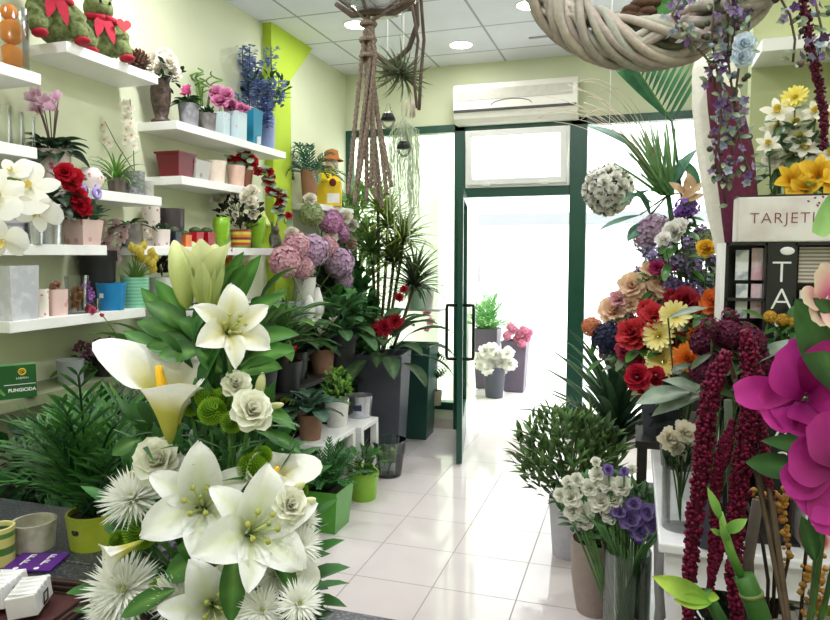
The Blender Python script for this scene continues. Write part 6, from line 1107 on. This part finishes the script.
for (pp, dens, wd) in (([(716, -20), (712, 40), (722, 100), (718, 150), (726, 205)], 70, 8), ([(735, -20), (742, 40), (735, 100), (741, 150), (752, 180)], 60, 8), ([(690, -20), (672, 15), (690, 40), (708, 60), (716, 90)], 40, 8), ([(770, -20), (790, 15), (795, 40), (793, 62)], 26, 7), ([(810, -20), (822, 30), (818, 62)], 22, 7), ([(728, -20), (728, 60), (738, 130), (725, 180)], 45, 12), ([(720, -20), (735, 20), (730, 60)], 36, 14)):
    P3 = [at(x, y, Y=1.45) - o for x, y in pp]
    tube(mv, P3, .0022, 4, lin('#5f5040'))
    for i in range(dens):
        u = rr(0, len(P3) - 1.001); j = int(u); q = P3[j].lerp(P3[j + 1], u - j) + V((rr(-1, 1) * wd * .0022, rr(-.02, .02), rr(-.012, .012))); k_ = RND.random()
        if k_ < .35: petal(mv, q, (rr(-1, 1), rr(-1, .3), rr(-1, .4)), (0, -1, .4), .02, .010, .5, .2, 'oval', 3, 2, jit(lin('#44543c')), jit(lin('#7f9070')))
        elif k_ < .55: blob(fl_, q, rr(.004, .008), jit(RND.choice(pc[3:])), 6, 5)
        else:
            cc = RND.choice(pc[:3] + [pc[5]]); ax = V((rr(-1, 1), rr(-1, 0), rr(-.5, .5))).normalized(); s_, t_ = frame_of(ax)
            for e in range(5): aa = e * 1.257; petal(fl_, q, s_ * cos(aa) + t_ * sin(aa) + ax * .4, ax, .0105, .009, .2, .2, 'round', 2, 2, jit(cc), jit(cc))
m = M(); tube(m, [(0, 0, 0), (0, 0, ZC - gp.z)], .002, 4); obj('cord', m, MATS['white_card'], t); obj('twig', mv, LEAF, t); obj('blossom', fl_, PETAL, t)
for px, py in ((744, 45), (742, 58)): obj('blossom', head('rose', '#b8cfe0', '#dfeaf2'), PETAL, t, at(px, py, Y=1.42) - o, facing((0, -1, 0)), .02)
def strand(m, pts, r, c0, c1, n=150, L=.016):
    P3 = [V(p) for p in pts]; tube(m, P3, [r * .25] + [r * .55] * (len(P3) - 2) + [r * .2], 7, c0)
    for i in range(n):
        u = rr(0, len(P3) - 1.001); j = int(u); f = (1 - .5 * (u / (len(P3) - 1)) ** 4) * min(1, .4 + u * .9); q = P3[j].lerp(P3[j + 1], u - j); a = rr(0, 6.3); s_, t_ = frame_of(P3[j + 1] - P3[j]); d = s_ * cos(a) + t_ * sin(a); rq = r * f * rr(.45, .9); cc = jit(mixc(c0, c1, rr(0, 1)), .2)
        blob(m, q + d * rq, min(r * rr(.28, .5), rr(.0024, .004)), cc, 5, 4, .2)
sp_ = at(803, -20, Y=1.5); t = thing('amaranth_tassel', 'single long burgundy amaranth tassel hanging before the partition wall', 'dried flower', sp_); m = M(); strand(m, [at(x, y, Y=1.5) - V(sp_) for x, y in ((801, -20), (806, 20), (812, 55), (819, 85), (824, 120), (823, 150))], .011, lin('#4a1428'), lin('#7a2840'), 420); obj('tassel', m, PETAL, t); m = M(); tube(m, [(0, 0, 0), (0, 0, ZC - sp_.z)], .002, 4); obj('cord', m, MATS['white_card'], t)
# ------------------------------------------------------------------ the vase on the near counter: amaranth, magenta flowers, bamboo
vp = V((.23, 1.02, ZK)); t = thing('amaranth_arrangement', 'tall vase of hanging red amaranth and big magenta flowers on the near counter', 'flower arrangement', vp); o = V(vp); m = M(); lathe(m, [(.001, 0), (.06, 0), (.065, .02), (.05, .12), (.055, .17), (.05, .17), (.045, .12), (.055, .03), (.001, .02)], 22); obj('vase', m, potm('#6a6460', .4), t)
YA = 1.12; A = lambda x, y, Y=YA: at(x, y, Y=Y) - o; a0, a1 = lin('#560c2a'), lin('#902048')
for pts, rp in (([(727, 352), (712, 385), (706, 420), (702, 470), (694, 520), (690, 570), (688, 640)], 10.5), ([(745, 330), (752, 372), (750, 420), (742, 460), (739, 495), (735, 530), (733, 575), (738, 640)], 11), ([(752, 360), (762, 420), (766, 465), (773, 510)], 4.5), ([(728, 430), (720, 455), (716, 490), (713, 545), (710, 610)], 5.5), ([(733, 505), (722, 545), (711, 580)], 4.5), ([(732, 420), (726, 455), (720, 470)], 5)):
    m = M(); P3 = [A(*q) for q in pts]; strand(m, P3, rp * mpp(at(735, 480, Y=YA)), a0, a1, int(160 + rp * 105)); obj('amaranth', m, PETAL, t)
m = M()
for q in ((727, 352), (745, 330), (752, 360), (735, 380)): tube(m, arc(V((0, 0, .1)), A(*q), (0, .06, .05), 8), .004, 5, lin('#5a4a3a'))
tube(m, [A(728, 400, 1.2), A(730, 460, 1.2), A(740, 700, 1.1)], .007, 6, lin('#3f4a38')); tube(m, [A(758, 500, 1.16), A(748, 560, 1.15), A(752, 700, 1.1)], .009, 6, lin('#5a5048'))
for pts in (((800, 440), (790, 520), (788, 560), (760, 690)), ((812, 500), (805, 560), (795, 690)), ((745, 500), (762, 540), (768, 580), (765, 690)), ((770, 520), (775, 560), (770, 690))): tube(m, [A(*q, 1.2) for q in pts], .003, 5, lin('#3a2a26'))
obj('stem', m, CRAFT, t)
for grp in (((790, 478, 16, 6, 18), (780, 500, 10, 8, 8), (760, 495, 8, 10, 5), (780, 512, 10, 8, 8), (788, 545, 12, 5, 26)), ((812, 590, 38, 12, 26), (820, 565, 16, 8, 20))):
    m = M()
    for cx, cy, n, sx, sy in grp:
        for i in range(n): blob(m, A(cx + rr(-sx, sx), cy + rr(-sy, sy), 1.18), rr(.003, .0065), jit(lin('#a87838'), .25), 6, 5, .15)
    obj('dried_berry', m, CRAFT, t)
M0, M1 = lin('#860d62'), lin('#c83a9e')
def mp(lst, name, Y=1.0, ref=(.2, -.8, .3), **k):
    m = M()
    for (x0, y0, x1, y1, w, bd) in lst:
        a, b_ = A(x0, y0, Y), A(x1, y1, Y - .03); petal(m, a, b_ - a + V((0, -.02, 0)), ref, (b_ - a).length * 1.12, w * mpp(a + o), bd, .18, 'obov', 10, 6, jit(k.get('c0', M0)), jit(k.get('c1', M1)), .05, 1.3, k.get('cm'))
    return obj(name, m, PETAL, t)
mp([(800, 392, 738, 390, 34, .3), (805, 395, 780, 350, 62, .2), (800, 398, 762, 412, 48, .4), (808, 392, 836, 345, 56, .3), (805, 400, 825, 425, 60, .3), (800, 400, 790, 432, 54, .3), (808, 395, 850, 390, 50, .2)], 'magenta_flower')
mp([(838, 470, 783, 478, 40, .3), (835, 475, 800, 505, 56, .3), (835, 470, 790, 452, 50, .3), (838, 470, 830, 530, 56, .3), (838, 465, 815, 420, 50, .3)], 'magenta_flower', .98)
mp([(822, 300, 800, 296, 26, .3), (826, 298, 815, 268, 34, .2), (826, 302, 840, 330, 30, .3), (824, 305, 812, 322, 24, .3), (828, 298, 850, 285, 34, .2)], 'pink_flower', .98, c0=lin('#d86a9a'), c1=lin('#f2e2cc'))
mp([(845, 180, 818, 232, 22, .3)], 'leaf', .98, c0=lin('#4a7a3a'), c1=lin('#9ac47a'))
m = M()
for (x0, y0, x1, y1, w, Y) in ((842, 395, 806, 306, 46, .97), (800, 470, 752, 462, 26, 1.05), (850, 450, 770, 440, 22, 1.04), (800, 400, 830, 440, 30, 1.06), (815, 560, 806, 522, 18, 1.0), (845, 330, 820, 300, 22, .97)):
    a, b_ = A(x0, y0, Y), A(x1, y1, Y - .02); petal(m, a, b_ - a, V((.1, -1, .4)), (b_ - a).length * 1.08, w * mpp(a + o), .4, .2, 'lance', 9, 4, lin('#1c3a20'), lin('#3f6a38'), .01, 1.3, lin('#5a8a4a'))
for q in ((805, 398, 1.0), (838, 470, .98), (826, 300, .98)): tube(m, arc(V((0, 0, .1)), A(*q), (.03, .05, 0), 8), .004, 5, lin('#4a6a38'))
obj('foliage', m, LEAF, t)
# cut bamboo shoots
t = thing('bamboo_stem', 'thick cut green bamboo stem with a sprouting shoot in front of the amaranth', 'bamboo', A(780, 700, 1.0) + o); o2 = V(t.location); B = lambda x, y, Y=1.0: at(x, y, Y=Y) - o2; s = mpp(at(745, 580, Y=1.0)); m = M(); tube(m, [B(744, 576), B(756, 606), B(768, 640), B(782, 700)], [10 * s, 10.5 * s, 11 * s, 11 * s], 12, lin('#3f6a2c'), lin('#35602a')); obj('cane', m, LEAF, t); m = M(); tube(m, [B(751, 592), B(752, 596)], 11.6 * s, 12, lin('#7a8a52')); obj('node_ring', m, LEAF, t)
m = M(); tube(m, [B(740, 574), B(731, 553), B(724, 530), B(721, 512)], [4.5 * s, 4.5 * s, 4 * s, 2 * s], 8, lin('#4f8a35'), lin('#8fb858'))
for (x0, y0, x1, y1, w) in ((721, 520, 710, 492, 9), (725, 532, 744, 521, 12), (722, 535, 713, 530, 6), (728, 545, 722, 528, 8)): a, b_ = B(x0, y0), B(x1, y1, .98); petal(m, a, b_ - a, (0, -1, .4), (b_ - a).length * 1.1, w * s, .3, .3, 'lance', 6, 3, lin('#5f9a3f'), lin('#9ac468'))
obj('shoot', m, LEAF, t)
t = thing('bamboo_stem', 'slim bamboo stem with a broad yellow green leaf beside the thick cane', 'bamboo', A(745, 700, 1.05) + o); o2 = V(t.location); m = M(); tube(m, [B(706, 592, 1.03), B(722, 622, 1.03), B(745, 700, 1.05)], 6.5 * s, 10, lin('#35602a')); obj('cane', m, LEAF, t); m = M()
for (x0, y0, x1, y1, w) in ((712, 602, 656, 578, 22), (712, 602, 676, 600, 16), (708, 596, 718, 598, 10)): a, b_ = B(x0, y0, 1.02), B(x1, y1, 1.0); petal(m, a, b_ - a, (0, -1, .5), (b_ - a).length * 1.05, w * s, .2, .3, 'lance', 8, 4, lin('#6fa035'), lin('#b4cf5a'))
obj('leaf', m, LEAF, t)
# ------------------------------------------------------------------ leaves that reach the wall lie against it
bpy.context.view_layer.update()
for o in list(S.objects):
    if o.type != 'MESH' or o.data.users > 1 or o.name.split('.')[0] not in ('foliage', 'crown', 'leaf', 'bloom', 'stem'): continue
    mw = o.matrix_world; inv = mw.inverted(); ch = False
    for v in o.data.vertices:
        p = mw @ v.co; q = p.copy(); x0 = XL + .012 if not (4.46 < p.y < 4.78) else XL + .08
        if p.y > 6.6: x0 = -1.915
        elif p.y > YB - .06 and p.x < .8: q.y = YB - .06
        if p.x < x0: q.x = x0 + (x0 - p.x) * .02
        if q != p: v.co = inv @ q; ch = True
    if ch: o.data.update()
S.view_settings.view_transform = 'Standard'; S.view_settings.look = 'None'; S.view_settings.gamma = 1; S.view_settings.use_curve_mapping = False
S.view_settings.exposure = EXPOSURE
S.cycles.max_bounces = 8; S.cycles.transparent_max_bounces = 16; S.cycles.use_denoising = True; S.cycles.caustics_reflective = False; S.cycles.caustics_refractive = False
